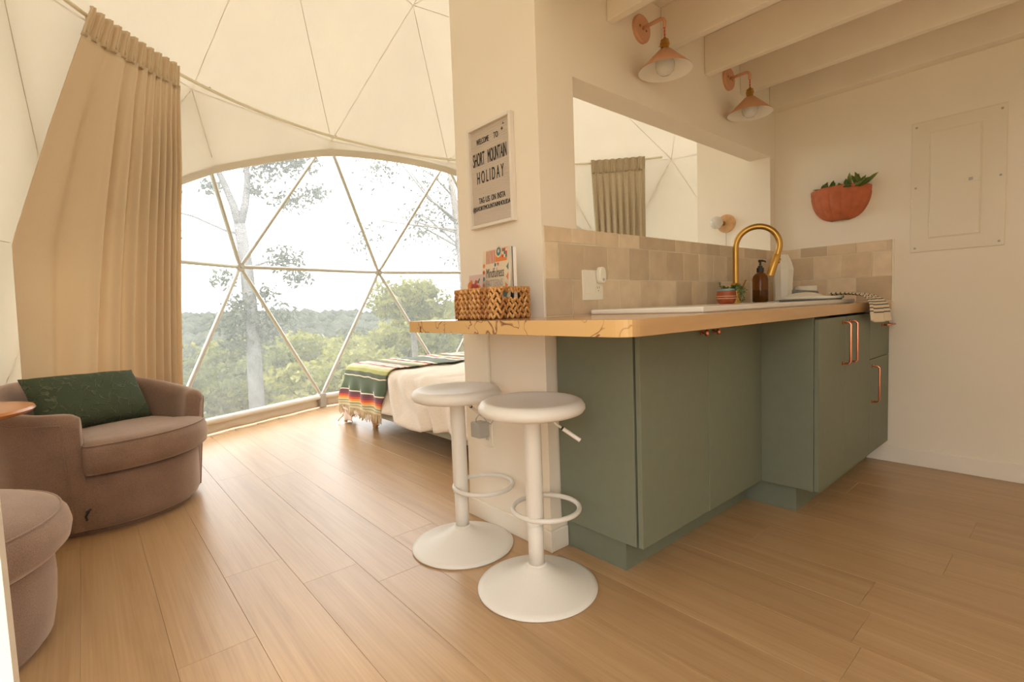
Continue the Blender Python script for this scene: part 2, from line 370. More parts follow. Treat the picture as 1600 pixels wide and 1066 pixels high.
# ================================================================== STRUCTURE
# ---- floor: slab + one object per plank
FR = 3.50
mb = MB(); mb.prism([(DC.x+3.72*math.cos(a*PI/36), DC.y+3.72*math.sin(a*PI/36)) for a in range(72)], -.12, -.006)
floor = struct(mb.build('floor', 'wood_light'))
floor['label'] = 'light oak plank floor of the dome'
joints = {1.53: [-.405], 1.73: [-.44], 2.13: [-.30], 2.53: [-.28], 1.33: [-.38], .53: [-1.80], .73: [-1.62], .33: [-2.05], .13: [-1.60], 1.93: [-.85], 2.33: [-.80], 2.73: [-.745]}
y = 1.53-.2*16
npl = 0
while y < DC.y+FR:
    yy = max(abs(y-DC.y), abs(y+.2-DC.y))
    if yy < FR:
        half = math.sqrt(FR*FR-yy*yy); xa, xb = DC.x-half, DC.x+half
        key = min(joints, key=lambda k: abs(k-y)); j0 = joints[key][0] if abs(key-y) < .05 else random.uniform(-3, 0)
        cuts = [xa]+sorted(c for c in [j0+1.52*k for k in range(-5, 6)] if xa+.08 < c < xb-.08)+[xb]
        for a, b in zip(cuts[:-1], cuts[1:]):
            m = MB(); m.box(a+.0003, y+.0003, -.008, b-.0003, y+.1997, 0); m.build('plank', 'oak', floor, bevel=.0006, seg=1); npl += 1
    y += .2

# ---- dome: 15-sided geodesic
def ring(n, r, z, ph): return [Vector((DC.x+r*math.cos(math.radians(ph-360/n*i)), DC.y+r*math.sin(math.radians(ph-360/n*i)), z)) for i in range(n)]
RG = [ring(15, 3.584, .11, AZ0), ring(15, 3.593, 1.404, AZ0-12), ring(15, 3.20, 2.625, AZ0), ring(10, 2.22, 3.60, AZ0-6), ring(5, 1.05, 4.24, AZ0-6), [Vector((DC.x, DC.y, 4.42))]]
def stitch(A, B):
    out = []; i = j = 0; n, m = len(A), len(B)
    def az(p): return math.atan2(p.y-DC.y, p.x-DC.x)
    if m == 1: return [(A[k], A[(k+1) % n], B[0]) for k in range(n)]
    base = az(A[0])
    def rel(p): return (base-az(p)) % (2*PI)
    Bs = sorted(B, key=rel); As = sorted(A, key=rel)
    ca, cb = 0, 0
    while ca < n or cb < m:
        a, b = As[ca % n], Bs[cb % m]
        na = rel(As[(ca+1) % n])+(2*PI if ca+1 >= n else 0); nb = rel(Bs[(cb+1) % m])+(2*PI if cb+1 >= m else 0)
        if cb >= m or (ca < n and na <= nb): out.append((a, As[(ca+1) % n], b)); ca += 1
        else: out.append((a, Bs[(cb+1) % m], b)); cb += 1
    return out
TRI = [t for A, B in zip(RG[:-1], RG[1:]) for t in stitch(A, B)]
PN = []
for a, b, c in TRI:
    n = (b-a).cross(c-a)
    if n.length < 1e-6: continue
    n.normalize(); h = n.dot(a-DC)
    if h < 0: n, h = -n, -h
    PN.append((n.x, n.y, n.z, h))
PN = np.array(PN)
def shell(az, el, scale=1.0, blend=.35):
    """point of the faceted dome in direction az/el (deg) from its centre"""
    a, e = np.radians(az), np.radians(el)
    d = np.stack([np.cos(a)*np.cos(e), np.sin(a)*np.cos(e), np.sin(e)], -1)
    dn = d @ PN[:, :3].T
    r = np.where(dn > .05, PN[:, 3]/np.maximum(dn, .05), 1e9).min(-1)
    r = (1-blend)*r+blend*3.60
    return np.array(DC)+d*(r*scale)[..., None]
WA, WB = 178-54, 178+54
def hem(az):
    x = np.minimum(np.abs(np.asarray(az, float)-178), 54); return 29.4-9.8*(x/37)**2
def band(az, lo, hi, nv, scale, name, mat, parent=None, wrap=False, blend=.35):
    az = np.asarray(az, float); lo = np.broadcast_to(lo, az.shape); hi = np.broadcast_to(hi, az.shape)
    vs = []
    for j in range(nv+1):
        t = j/nv; vs.append(shell(az, lo+(hi-lo)*t, scale, blend))
    V = np.concatenate(vs); m = len(az)
    m_ = MB(); n = m if wrap else m-1
    m_.add(V.tolist(), [(j*m+i, j*m+(i+1) % m, (j+1)*m+(i+1) % m, (j+1)*m+i) for j in range(nv) for i in range(n)])
    return m_.build(name, mat, parent, smooth=True)
LS = .982
DA, DB = 295.0, 312.0                       # entrance doorway, behind the camera
azw = np.arange(WA, WB+.01, 1.0)
E0, E2 = float(hem(WA)), 22.3
def edge(az):
    az = np.asarray(az, float); return np.where(az <= WB, hem(az), np.where(az < DA, E0+(E2-E0)*(az-WB)/(DA-WB), np.where(az <= DB, E2, E2+(E0-E2)*(az-DB)/(WA+360-DB))))
LA = np.arange(WA, WA+360, 1.0)
def dome_lining():
    V = []; F = []
    def add(az, lo, hi, nv, wrap):
        b0 = len(V); m = len(az); n = m if wrap else m-1
        for j in range(nv+1): V.extend(shell(az, lo+(hi-lo)*j/nv, LS, .06).tolist())
        F.extend((b0+j*m+i, b0+j*m+(i+1) % m, b0+(j+1)*m+(i+1) % m, b0+(j+1)*m+i) for j in range(nv) for i in range(n))
    add(LA, edge(LA), 89.6, 60, True)
    for q in (np.arange(WB, DA+.01, 1.0), np.arange(DB, WA+360+.01, 1.0)): add(q, np.full(q.shape, -12.0), edge(q), 18, False)
    me = bpy.data.meshes.new('wall_dome'); me.from_pydata(V, [], F); bm = bmesh.new(); bm.from_mesh(me)
    bmesh.ops.remove_doubles(bm, verts=bm.verts, dist=.0004); bmesh.ops.recalc_face_normals(bm, faces=bm.faces); bm.to_mesh(me); bm.free(); me.shade_smooth()
    o = bpy.data.objects.new('wall_dome', me); COL.objects.link(o); me.materials.append(MAT['liner']); OFF[o.name] = Vector((0,0,0)); return struct(o)
wl = liner = dome_lining(); liner['label'] = 'cream fabric lining of the dome, arched over the window'
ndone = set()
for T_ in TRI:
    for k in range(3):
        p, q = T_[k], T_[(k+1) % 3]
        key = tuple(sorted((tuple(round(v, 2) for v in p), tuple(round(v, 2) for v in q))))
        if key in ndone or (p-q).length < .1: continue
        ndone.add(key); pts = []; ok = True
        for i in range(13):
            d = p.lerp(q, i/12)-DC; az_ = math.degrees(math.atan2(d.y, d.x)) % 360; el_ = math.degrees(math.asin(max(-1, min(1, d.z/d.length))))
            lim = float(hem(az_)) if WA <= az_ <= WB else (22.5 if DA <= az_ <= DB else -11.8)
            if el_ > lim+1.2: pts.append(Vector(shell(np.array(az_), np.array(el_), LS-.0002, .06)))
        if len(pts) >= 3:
            mm_ = MB(); mm_.tube(pts, .0022, 5); mm_.build('crease_line', 'liner', liner, smooth=True)  # thin tubes added to put the lining's crease shading into the shape
band(azw, hem(azw)-.05, hem(azw)+1.0, 3, LS-.002, 'hem', 'liner', wl, blend=.06)
# ---- entrance door frame
m = MB()
for a in (DA, DB):
    p = Vector((DC.x+3.52*math.cos(math.radians(a)), DC.y+3.52*math.sin(math.radians(a)), 0)); m.tube([p, p+Vector((0,0,2.12))], .04, 8)
p, q = [Vector((DC.x+3.52*math.cos(math.radians(a)), DC.y+3.52*math.sin(math.radians(a)), 2.12)) for a in (DA, DB)]; m.tube([p, q], .04, 8)
dr_ = struct(m.build('door_1', 'white_paint')); dr_['label'] = 'white frame of the entrance doorway'
m = MB(); m.prism([(DC.x+rr*math.cos(math.radians(a)), DC.y+rr*math.sin(math.radians(a))) for rr, a in [(3.60, a) for a in range(270, 341, 5)]+[(6.6, a) for a in range(340, 269, -5)]], -.12, -.03)
dk = struct(m.build('deck', 'wood_light')); dk['label'] = 'wooden entrance deck outside the dome'
# ---- clear window with its tubular frame
win = struct(band(np.arange(WA-4, WB+4.01, 2.0), -10.4, np.minimum(hem(np.clip(np.arange(WA-4, WB+4.01, 2.0), WA, WB))+3, 31), 24, 1.008, 'window_1', 'pvc', blend=0)); win['label'] = 'clear vinyl bay window of the dome'
def inwin(p):
    a = math.degrees(math.atan2(p.y-DC.y, p.x-DC.x)) % 360; return WA-14 < a < WB+14
def pipe(a, b, r=.0185):
    d = (b-a); L = d.length; d.normalize(); n = 12
    m = MB(); pts = [a+d*.0, a+d*.035, a+d*.09, b-d*.09, b-d*.035, b]
    m.tube(pts, [.010, .014, r, r, .014, .010], 10); return m
seen = set()
for A, B in ((RG[0], RG[1]), (RG[1], RG[2])):
    for t in stitch(A, B):
        for k in range(3):
            p, q = t[k], t[(k+1) % 3]
            if not (inwin(p) and inwin(q)): continue
            if p.z < .2 and q.z < .2: continue
            if p.z > 2.5 and q.z > 2.5: continue
            key = tuple(sorted((tuple(round(v, 3) for v in p), tuple(round(v, 3) for v in q))))
            if key in seen: continue
            seen.add(key); pipe(p, q).build('strut', 'strut', win, smooth=True, angle=40)
for p in RG[1]:
    if inwin(p):
        n = (p-Vector((DC.x, DC.y, p.z))).normalized(); m = MB()
        m.tube([p-n*.02, p-n*.016, p+n*.014], [.034, .038, .038], 14); m.tube([p-n*.034, p-n*.019], [.013, .013], 6); m.build('hub', 'strut', win, smooth=True, angle=35)
for i, p in enumerate(RG[0]):
    q = RG[0][(i+1) % 15]
    if inwin(p) and inwin(q):
        m = MB(); m.tube([p, q], .028, 12); m.build('base_rail', 'rail_white', win, smooth=True, angle=40)
        t = (q-p).normalized(); nn = Vector((-t.y, t.x, 0)); m = MB(); k = 26
        if (p+nn-DC).length < (p-nn-DC).length: nn = -nn
        m.grid(lambda u, v: (p+(q-p)*(.02+.96*u)+nn*(.015+.012*math.sin(u*23+v*5)*(1-v)*.7))+Vector((0,0,-.105+.10*v)), k, 4)
        m.build('skirt', 'liner', win, smooth=True, solid=.003)
    if inwin(p):
        c = (Vector((DC.x, DC.y, 0))-Vector((p.x, p.y, 0))).normalized(); s_ = Vector((-c.y, c.x, 0)); m = MB()
        pts = []
        for (du, dv) in ((-.035, -.035), (.035, -.035), (.035, .035), (-.035, .035)): pts.append(p+s_*du+c*dv)
        m.add([(a.x, a.y, .0) for a in pts]+[(a.x, a.y, .145) for a in pts], [(0,1,2,3),(4,5,6,7),(0,1,5,4),(1,2,6,5),(2,3,7,6),(3,0,4,7)])
        m.build('foot_bracket', 'plastic_grey', win, bevel=.006)

# ---- kitchen partition wall with its pass-through opening
ZT1, ZT2, Y1, Y2, XI, TOPW = 1.2533, 1.841, 1.515, 3.357, -1.470, 2.62
def frame_wall():
    bm = bmesh.new()
    def loop(pts, x): 
        vs = [bm.verts.new((x, yy, zz)) for yy, zz in pts]; es = [bm.edges.new((vs[i], vs[(i+1) % len(vs)])) for i in range(len(vs))]; return vs, es
    outer = [(YC+.13, 0), (YB, 0), (YB, TOPW), (YC+.13, TOPW)]; inner = [(Y1, ZT1), (Y2, ZT1), (Y2, ZT2), (Y1, ZT2)]
    L = {}
    for x in (XI, XW):
        o, i = loop(outer, x)[0], loop(inner, x)[0]; L[x] = (o, i)
        for k in range(4): bm.faces.new((o[k], o[(k+1) % 4], i[(k+1) % 4], i[k]))
    for q in (0, 1):
        for k in range(4): bm.faces.new((L[XI][q][k], L[XI][q][(k+1) % 4], L[XW][q][(k+1) % 4], L[XW][q][k]))
    bmesh.ops.recalc_face_normals(bm, faces=bm.faces); me = bpy.data.meshes.new('wall_kitchen'); bm.to_mesh(me); bm.free()
    o = bpy.data.objects.new('wall_kitchen', me); COL.objects.link(o); me.materials.append(MAT['wall']); OFF[o.name] = Vector((0,0,0)); return struct(o)
wk = frame_wall(); wk['label'] = 'white kitchen partition wall with a wide pass-through opening'
m = MB(); m.box(CL, YC, 0, XW, YC+.13, TOPW); col = struct(m.build('wall_pier', 'wall')); col['label'] = 'white end pier of the kitchen wall'
m = MB(); m.box(CL, YB, 0, 1.05, YB+.12, 2.62); wb = struct(m.build('wall_back', 'wall')); wb['label'] = 'white back wall of the kitchen'
m = MB(); m.box(CL, YC-.012, 0, XW+.012, YC, .082); m.box(XW, YC, 0, XW+.012, YC+.085, .082); struct(m.build('baseboard_pier', 'white_paint', bevel=.003))
m = MB(); m.box(-.84, YB-.014, 0, 1.05, YB, .092); struct(m.build('baseboard_back', 'white_paint', bevel=.004))
# ---- loft ceiling and joists
m = MB(); m.box(XW, 1.25, 2.315, 1.05, YB, 2.35); ceil = struct(m.build('ceiling', 'beam_white')); ceil['label'] = 'white boarded ceiling under the loft'
for k in range(-1, 4):
    y0 = 1.737+.403*k; m = MB(); m.box(XW+.001, y0, 2.122, 1.05, y0+.040, 2.315); m.build('joist', 'beam_white', ceil, bevel=.003)
m = MB(); m.box(XW+.001, YB-.082, 2.122, 1.05, YB, 2.315); m.build('ledger', 'beam_white', ceil, bevel=.003)
# ---- white post at the entrance
m = MB(); m.box(-.945, -.20, 0, -.892, -.0985, 2.06); m.box(-.955, -.21, 0, -.885, -.1925, 2.06); t1 = struct(m.build('trim_1', 'white_paint')); t1['label'] = 'white painted door casing beside the armchair'

# ---- wall tiles, one object each
TG = .0030
def tiles(parent, rows, put):
    for z0, z1, cuts in rows:
        for a, b in zip(cuts[:-1], cuts[1:]):
            m = MB(); d = .0085+random.uniform(-.0008, .0010)
            j = [random.uniform(-.0008, .0008) for _ in range(4)]
            put(m, a+TG/2+j[0], b-TG/2+j[1], z0+TG/2+j[2], z1-TG/2+j[3], d)
            m.build('tile', 'tile', parent, bevel=.0016, seg=2)
def cutsY(first, end, step=.1505):
    c = [YC+.004]; v = first
    while v < end-.02: c.append(v); v += step
    return c+[end]
EY = YB-.002
tiles(wk, [(ZT1-.060, ZT1, cutsY(1.474, EY)), (1.053, ZT1-.060, cutsY(1.397, EY)), (ZC+.001, 1.053, cutsY(1.472, EY))],
      lambda m, a, b, z0, z1, d: m.box(XW-.001, a, z0, XW+d, b, z1))
m = MB(); m.box(XW-.0005, YC+.004, ZC, XW+.0066, EY, ZT1-.001); m.build('grout_bed', 'grout', wk)
def cutsX(first, x0, x1, step=.1495):
    c = [x0]; v = first
    while v < x1-.02:
        if v > x0+.02: c.append(v)
        v += step
    return c+[x1]
XT = -.722
tiles(wb, [(ZT1-.060, ZT1, cutsX(-1.191, XW+.01, XT)), (1.053, ZT1-.060, cutsX(-1.265, XW+.01, XT)), (ZC+.001, 1.053, cutsX(-1.19, XW+.01, XT))],
      lambda m, a, b, z0, z1, d: m.box(a, YB-d, z0, b, YB+.001, z1))
m = MB(); m.box(XW+.004, YB-.0066, ZC, XT+.002, YB+.0005, ZT1-.001); m.build('grout_bed', 'grout', wb)
m = MB(); m.box(XT, YB-.010, ZC, XT+.007, YB, ZT1); m.build('edge_trim', 'plastic_white', wb)

# ================================================================== OUTSIDE
def terrain_z(x, y):
    d = math.hypot(x, y)
    z = -3.2-.16*max(0, d-6)
    z = max(z, -15.0) if d < 110 else -15+15.2*sstep(120, 280, d)
    return z
m = MB(); nu, nv = 110, 46
def terr(u, v):
    a = math.radians(10+360*u); d = 4.6+(v**2.2)*300
    x, y = d*math.cos(a), d*math.sin(a); z = terrain_z(x, y)
    if d > 90: z += (4*noise.noise(Vector((x*.012, y*.012, 3)))+1.0*noise.noise(Vector((x*.06, y*.06, 1))))*sstep(90, 160, d)
    return (x, y, z)
m.grid(terr, nu, nv); g_ = struct(m.build('ground', 'ground', smooth=True)); g_['label'] = 'wooded hillside falling away below the dome'
def leaves(mb, cen, rad, n, size, flat=.75, shell_=True):
    cen = np.array(cen); rad = np.array(rad if hasattr(rad, '__len__') else (rad,)*3)
    d = rng.normal(size=(n, 3)); d /= np.linalg.norm(d, axis=1)[:, None]
    rr = rng.uniform(.55 if shell_ else 0, 1, n)**.6
    P = cen+d*rr[:, None]*rad
    for p in P:
        a = rng.normal(size=3); a /= np.linalg.norm(a); b = np.cross(a, rng.normal(size=3)); b /= np.linalg.norm(b)
        s_ = size*rng.uniform(.6, 1.3)
        mb.add([p-a*s_, p+b*s_*.45, p+a*s_, p-b*s_*.45], [(0, 1, 2, 3)])
def crown_mesh(name, nclump, per, size, mat, squash=.8):
    mb = MB()
    for i in range(nclump):
        d = rng.normal(size=3); d /= np.linalg.norm(d); d[2] = abs(d[2])*.9-.25
        c = d*rng.uniform(.45, .8)*np.array((1, 1, squash)); leaves(mb, c, rng.uniform(.22, .36), per, size)
    me = bpy.data.meshes.new(name); me.from_pydata(mb.v, [], mb.f); me.materials.append(MAT[mat]); return me
CR = [crown_mesh('crown', 30, 90, .075, 'leaf_mid'), crown_mesh('crown', 30, 90, .08, 'leaf_bright'), crown_mesh('crown', 26, 80, .085, 'leaf_mid'), crown_mesh('crown', 30, 80, .08, 'leaf_grey')]
tm = MB(); tm.tube([(0,0,-2.4),(.03,.02,-1.2),(-.02,.0,-.2),(0,0,.4)], [.09,.075,.05,.02], 7); 
trunk_me = bpy.data.meshes.new('trunk'); trunk_me.from_pydata(tm.v, [], tm.f); trunk_me.materials.append(MAT['bark'])
KIND = ['mid green leafy tree', 'sunlit yellow-green leafy tree', 'mid green leafy tree', 'grey-green leafy tree']
def tree(x, y, ztop, r, k, where, group):
    h = r*.95
    t = thing('forest_tree', KIND[k]+' '+where, 'tree', (x, y, ztop-h-2.4*r*1.0), rng.uniform(0, 6), group)
    for nm, me in (('crown', CR[k]), ('trunk', trunk_me)):
        o = bpy.data.objects.new(nm, me); COL.objects.link(o); o.parent = t; o.location = (0, 0, 2.4*r); o.scale = (r, r, r)
    return t
def polar(deg, d): a = math.radians(deg); return d*math.cos(a), d*math.sin(a)
# directions as seen from the room: window spans headings ~173 (left) to ~146 (right)
d0 = 13.2
for row in range(11):
    for k5 in range(5):
        a = (138.6 if row % 2 == 0 else 132.6)+11.9*k5+(0 if row == 0 else rng.uniform(-.3, .3)); r0 = .09*d0
        zt = -.55+1.4*(1-math.exp(-(d0-13)/18))+rng.uniform(-.2, .2)*min(1, d0/30)+2.75*math.exp(-(d0-13)/16)*sstep(160, 150, a)
        if row < 4: tree(*polar(a, d0), zt, r0, [1, 0, 1, 2][(row*2+k5) % 4] if a > 155 else 1, 'just below the dome window', 'trees below the window')
        else: tree(*polar(a, d0), zt, r0, int(rng.choice([0, 2, 3, 1], p=[.35, .25, .25, .15])), 'in the valley forest far from the dome', 'valley forest trees')
    d0 *= 1.232
# far wooded ridge: canopy bumps on the hills
m = MB()
for i in range(5200):
    a = math.radians(rng.uniform(132, 192)); d = rng.uniform(122, 285); x, y = d*math.cos(a), d*math.sin(a)
    z = Vector(terr((math.degrees(a)-10)/360, ((d-4.6)/300)**(1/2.2))).z; r = rng.uniform(1.6, 3.4)
    ico = [(0,0,1),(.9,0,.45),(.28,.85,.45),(-.73,.53,.45),(-.73,-.53,.45),(.28,-.85,.45),(.73,.53,-.3),(-.28,.85,-.3),(-.9,0,-.3),(-.28,-.85,-.3),(.73,-.53,-.3)]
    fs = [(0,1,2),(0,2,3),(0,3,4),(0,4,5),(0,5,1),(1,6,2),(2,7,3),(3,8,4),(4,9,5),(5,10,1),(2,6,7),(3,7,8),(4,8,9),(5,9,10),(1,10,6)]
    m.add([(x+v[0]*r*rng.uniform(.8, 1.2), y+v[1]*r*rng.uniform(.8, 1.2), z+v[2]*r*rng.uniform(.8, 1.2)) for v in ico], fs)
fo = m.build('distant_forest', 'leaf_grey', smooth=True); fo['kind'] = 'stuff'; tag(fo, 'hazy forest canopy covering the far ridge', 'forest')
# pale-barked tree just outside, forked trunk
def limb(mb, pts, r0, r1):
    n = len(pts); mb.tube(pts, [lerp(r0, r1, i/(n-1)) for i in range(n)], 8)
pt = thing('pale_tree', 'slender tree with pale forked trunk standing outside the dome window', 'tree', (-10.75, 2.50, -4.2))
m = MB(); B0 = Vector((-10.75, 2.50, -4.2))
limb(m, [B0, (-10.74,2.50,-2.2), (-10.74,2.52,-.6), (-10.73,2.53,.9), (-10.73,2.50,2.0), (-10.74,2.44,2.75)], .17, .105)
m.build('trunk', 'bark_pale', pt, smooth=True)
m = MB()
limb(m, [(-10.74,2.44,2.7), (-10.76,2.36,3.1), (-10.80,2.22,3.55), (-10.85,2.02,4.1), (-10.9,1.9,5.0)], .085, .03)
limb(m, [(-10.74,2.44,2.7), (-10.7,2.56,3.15), (-10.68,2.62,3.6), (-10.7,2.60,4.3), (-10.75,2.75,5.4)], .08, .03)
limb(m, [(-10.74,2.46,2.55), (-10.78,2.2,2.62), (-10.85,1.7,2.85), (-10.95,1.1,3.0)], .03, .012)
limb(m, [(-10.74,2.5,1.9), (-10.7,2.9,2.05), (-10.7,3.3,1.95)], .03, .012)
m.build('branch', 'bark_pale', pt, smooth=True)
m = MB()
for c, r, n in (((-10.8,1.9,4.0),.5,240), ((-10.8,2.35,4.1),.45,200), ((-10.7,3.0,3.9),.55,220), ((-10.75,3.4,3.3),.45,160), ((-10.9,1.2,3.4),.5,200), ((-10.95,.95,2.75),.5,190), ((-10.8,2.5,4.7),1.0,420),((-10.7,3.2,2.1),.45,190),((-10.7,3.45,1.75),.35,120),((-10.6,2.9,.95),.5,260),((-10.75,2.2,.85),.4,180),((-10.75,2.1,1.7),.3,70),((-10.9,1.0,4.3),.6,200),((-10.9,.75,3.4),.5,220),((-10.9,1.6,4.4),.5,240),((-10.8,2.0,3.4),.25,60),((-10.8,2.9,4.4),.6,320),((-10.7,3.6,4.1),.5,240),((-10.7,3.9,3.5),.35,120),((-10.9,1.3,2.5),.25,40),((-10.7,2.75,3.4),.25,60),((-10.9,.6,4.1),.6,260),((-10.7,2.3,1.2),.35,130),((-10.7,2.7,.55),.4,170),((-10.7,2.2,.45),.3,90),((-10.65,2.75,1.4),.35,90)):
    leaves(m, c, (r, r, r*.7), int(n*1.4), .06, shell_=False)
m.build('crown', 'leaf_grey', pt)
# thin-leaved tree seen high on the right
ot = thing('airy_tree', 'thin-leaved tree with fine bare branches beyond the pier', 'tree', (-9.3, 6.8, -3.6))
m = MB(); limb(m, [(-9.3,6.8,-3.6), (-9.3,6.75,-1), (-9.25,6.6,1.6), (-9.3,6.5,3.0), (-9.3,6.3,4.6)], .16, .05); m.build('trunk', 'bark', ot, smooth=True)
m = MB()
for k in range(16):
    a = Vector((-9.28, 6.55, rng.uniform(1.4, 3.8))); b = a+Vector((rng.uniform(-.6, .6), rng.uniform(-2.0, 1.5), rng.uniform(.0, 1.2))); limb(m, [a, (a+b)/2+Vector((0, 0, rng.uniform(-.2, .2))), b], .03, .008)
m.build('branch', 'bark', ot, smooth=True)
m = MB()
for k in range(20): leaves(m, (-9.3+rng.uniform(-.6, .6), 6.5+rng.uniform(-2.1, 1.7), rng.uniform(1.9, 4.8)), .5, 130, .05, shell_=False)
m.build('crown', 'leaf_grey', ot)

# ================================================================== KITCHEN
ZD, CT = .1187, ZCB                        # door bottom, cabinet top
def bar_pull(parent, x, y, z0, z1, horiz=False, L=.13):
    m = MB(); o = .032
    if horiz: pts = [(x,y,z0),(x+o-.008,y,z0),(x+o,y+.008,z0),(x+o,y+L-.008,z0),(x+o-.008,y+L,z0),(x,y+L,z0)]; ends = [(x,y,z0),(x,y+L,z0)]
    else: pts = [(x,y,z0),(x+o-.008,y,z0),(x+o,y,z0+.008),(x+o,y,z1-.008),(x+o-.008,y,z1),(x,y,z1)]; ends = [(x,y,z0),(x,y,z1)]
    m.tube(pts, .005, 8)
    for e in ends: m.lathe([(.0085, 0), (.0085, .004), (.0055, .006)], e, 12, 'x')
    m.build('handle', 'copper', parent, smooth=True, angle=40)
def knob(parent, x, y, z):
    m = MB(); m.lathe([(.0075,0),(.0075,.003),(.0045,.005),(.0045,.014),(.0105,.018),(.0125,.022),(.0115,.027),(.006,.030),(0,.0305)], (x,y,z), 18, 'x'); m.build('knob', 'copper', parent, smooth=True, angle=40)
# cabinet with two doors by the pier
XD1, YA0, YA1 = -.961, 1.374, 2.306
cab = thing('base_cabinet', 'sage green base cabinet with two doors and round copper knobs beside the stools', 'cabinet', (-1.15, 1.84, 0))
m = MB(); m.box(XW+.006, YA0, ZD, XD1-.026, YA1, CT); m.build('body', 'green', cab, bevel=.0015)
m = MB(); m.box(XW+.006, YA0+.033, 0, -1.054, YA1+.0015, ZD); m.build('toe_kick', 'green', cab)
for a, b, ky in ((YA0+.002, 1.8245, 1.775), (1.8275, YA1-.002, 1.866)):
    m = MB(); m.box(XD1-.0185, a, ZD+.002, XD1, b, CT-.008); d = m.build('door', 'green', cab, bevel=.0015); knob(d, XD1, ky, .829)
# sink cabinet
XD2, YB0, YM, YD = -.731, 2.309, 2.661, 3.040
cab = thing('sink_cabinet', 'sage green sink cabinet with two doors and long copper pulls', 'cabinet', (-1.0, 2.67, 0))
m = MB()
m.box(XW+.006, YB0, ZD, XD2-.020, YB0+.018, CT); m.box(XW+.006, YD-.018, ZD, XD2-.020, YD-.0005, CT); m.box(XW+.006, YB0+.018, ZD, XD2-.020, YD-.018, ZD+.018); m.box(XW+.006, YB0+.018, ZD+.018, XW+.02, YD-.018, CT)
m.build('body', 'green', cab, bevel=.0015)
m = MB(); m.box(-1.056, YB0+.040, 0, -.831, YD, ZD); m.box(XW+.006, YB0-.002, 0, -1.054, YB0+.041, ZD); m.build('toe_kick', 'green', cab)
for a, b, hy in ((YB0+.002, YM-.0015, 2.612), (YM+.0015, YD-.0015, 2.712)):
    m = MB(); m.box(XD2-.0185, a, ZD+.002, XD2, b, CT-.012); d = m.build('door', 'green', cab, bevel=.0015); bar_pull(d, XD2, hy, .642, .830)
# drawer unit against the back wall
cab = thing('drawer_cabinet', 'narrow sage green cabinet with a drawer over a door, against the white back wall', 'cabinet', (-1.0, 3.24, 0))
m = MB(); m.box(XW+.006, YD+.0005, ZD, XD2-.020, YB-.012, CT); m.build('body', 'green', cab, bevel=.0015)
m = MB(); m.box(-1.04, YD+.0005, 0, -.831, YB-.016, ZD); m.build('toe_kick', 'green', cab)
m = MB(); m.box(XD2-.0185, YD+.0015, ZD+.002, XD2, YB-.014, .6145); d = m.build('door', 'green', cab, bevel=.0015); bar_pull(d, XD2, 3.092, .393, .580)
m = MB(); m.box(XD2-.0185, YD+.0015, .6185, XD2, YB-.014, CT-.012); d = m.build('drawer', 'green', cab, bevel=.0015); bar_pull(d, XD2, 3.27, .785, 0, True, .13)

# ---- one continuous wooden worktop
XF, YF, XL = -.725, 1.0, -1.795
SX0, SX1, SY0, SY1 = -1.235, -.875, 2.36, 2.96     # basin cut-out
def counter():
    poly = [(XL+.004, YF)]+arc(XF-.055, YF+.055, .055, -PI/2, 0, 8)+[(XF, YB-.001), (XW+.0005, YB-.001), (XW+.0005, YC-.0005), (XL+.01, YC-.0005)]
    hole = [(SX0, SY0), (SX1, SY0), (SX1, SY1), (SX0, SY1)]
    bm = bmesh.new(); es = []
    for pl in (poly, hole):
        vs = [bm.verts.new((x, yy, ZCB)) for x, yy in pl]
        es += [bm.edges.new((vs[i], vs[(i+1) % len(vs)])) for i in range(len(vs))]
    bmesh.ops.triangle_fill(bm, use_beauty=True, use_dissolve=False, edges=es)
    r = bmesh.ops.extrude_face_region(bm, geom=bm.faces[:]); bmesh.ops.translate(bm, verts=[v for v in r['geom'] if isinstance(v, bmesh.types.BMVert)], vec=(0, 0, ZC-ZCB))
    bmesh.ops.recalc_face_normals(bm, faces=bm.faces); me = bpy.data.meshes.new('worktop'); bm.to_mesh(me); bm.free()
    o = bpy.data.objects.new('worktop', me); COL.objects.link(o); me.materials.append(MAT['counter_wood']); OFF[o.name] = Vector((0,0,0))
    b = o.modifiers.new('bevel', 'BEVEL'); b.width = .003; b.segments = 2; b.limit_method = 'ANGLE'; b.angle_limit = math.radians(40)
    return tag(o, 'long varnished wooden worktop with a rounded corner running past the pier', 'countertop')
counter()
# ---- white sink with drainboards
sk = thing('drainboard_sink', 'white drainboard sink set into the wooden worktop', 'sink', (-1.06, 2.34, ZC))
SR = ZC+.020
def slab():
    out = [(-1.315, 1.555), (-.835, 1.555), (-.835, 3.19), (-1.315, 3.19)]; inn = [(SX0+.012, SY0+.012), (SX1-.012, SY0+.012), (SX1-.012, SY1-.012), (SX0+.012, SY1-.012)]
    m = MB(); vs = [(x,y,ZC) for x,y in out]+[(x,y,SR) for x,y in out]+[(x,y,SR) for x,y in inn]+[(x,y,ZC) for x,y in inn]
    fs = []
    for k in range(4):
        j = (k+1) % 4; fs += [(k,j,4+j,4+k), (4+k,4+j,8+j,8+k), (8+k,8+j,12+j,12+k), (12+k,12+j,j,k)]
    return m.add(vs, fs)
slab().build('rim', 'sink_white', sk, bevel=.006, seg=3)
m = MB(); x0, x1, y0, y1 = SX0+.012, SX1-.012, SY0+.012, SY1-.012
m.add([(x0,y0,ZC+.004),(x1,y0,ZC+.004),(x1,y1,ZC+.004),(x0,y1,ZC+.004),(x0,y0,.72),(x1,y0,.72),(x1,y1,.72),(x0,y1,.72)], [(0,1,5,4),(1,2,6,5),(2,3,7,6),(3,0,4,7),(4,5,6,7)]); m.build('basin', 'sink_white', sk, solid=.006)
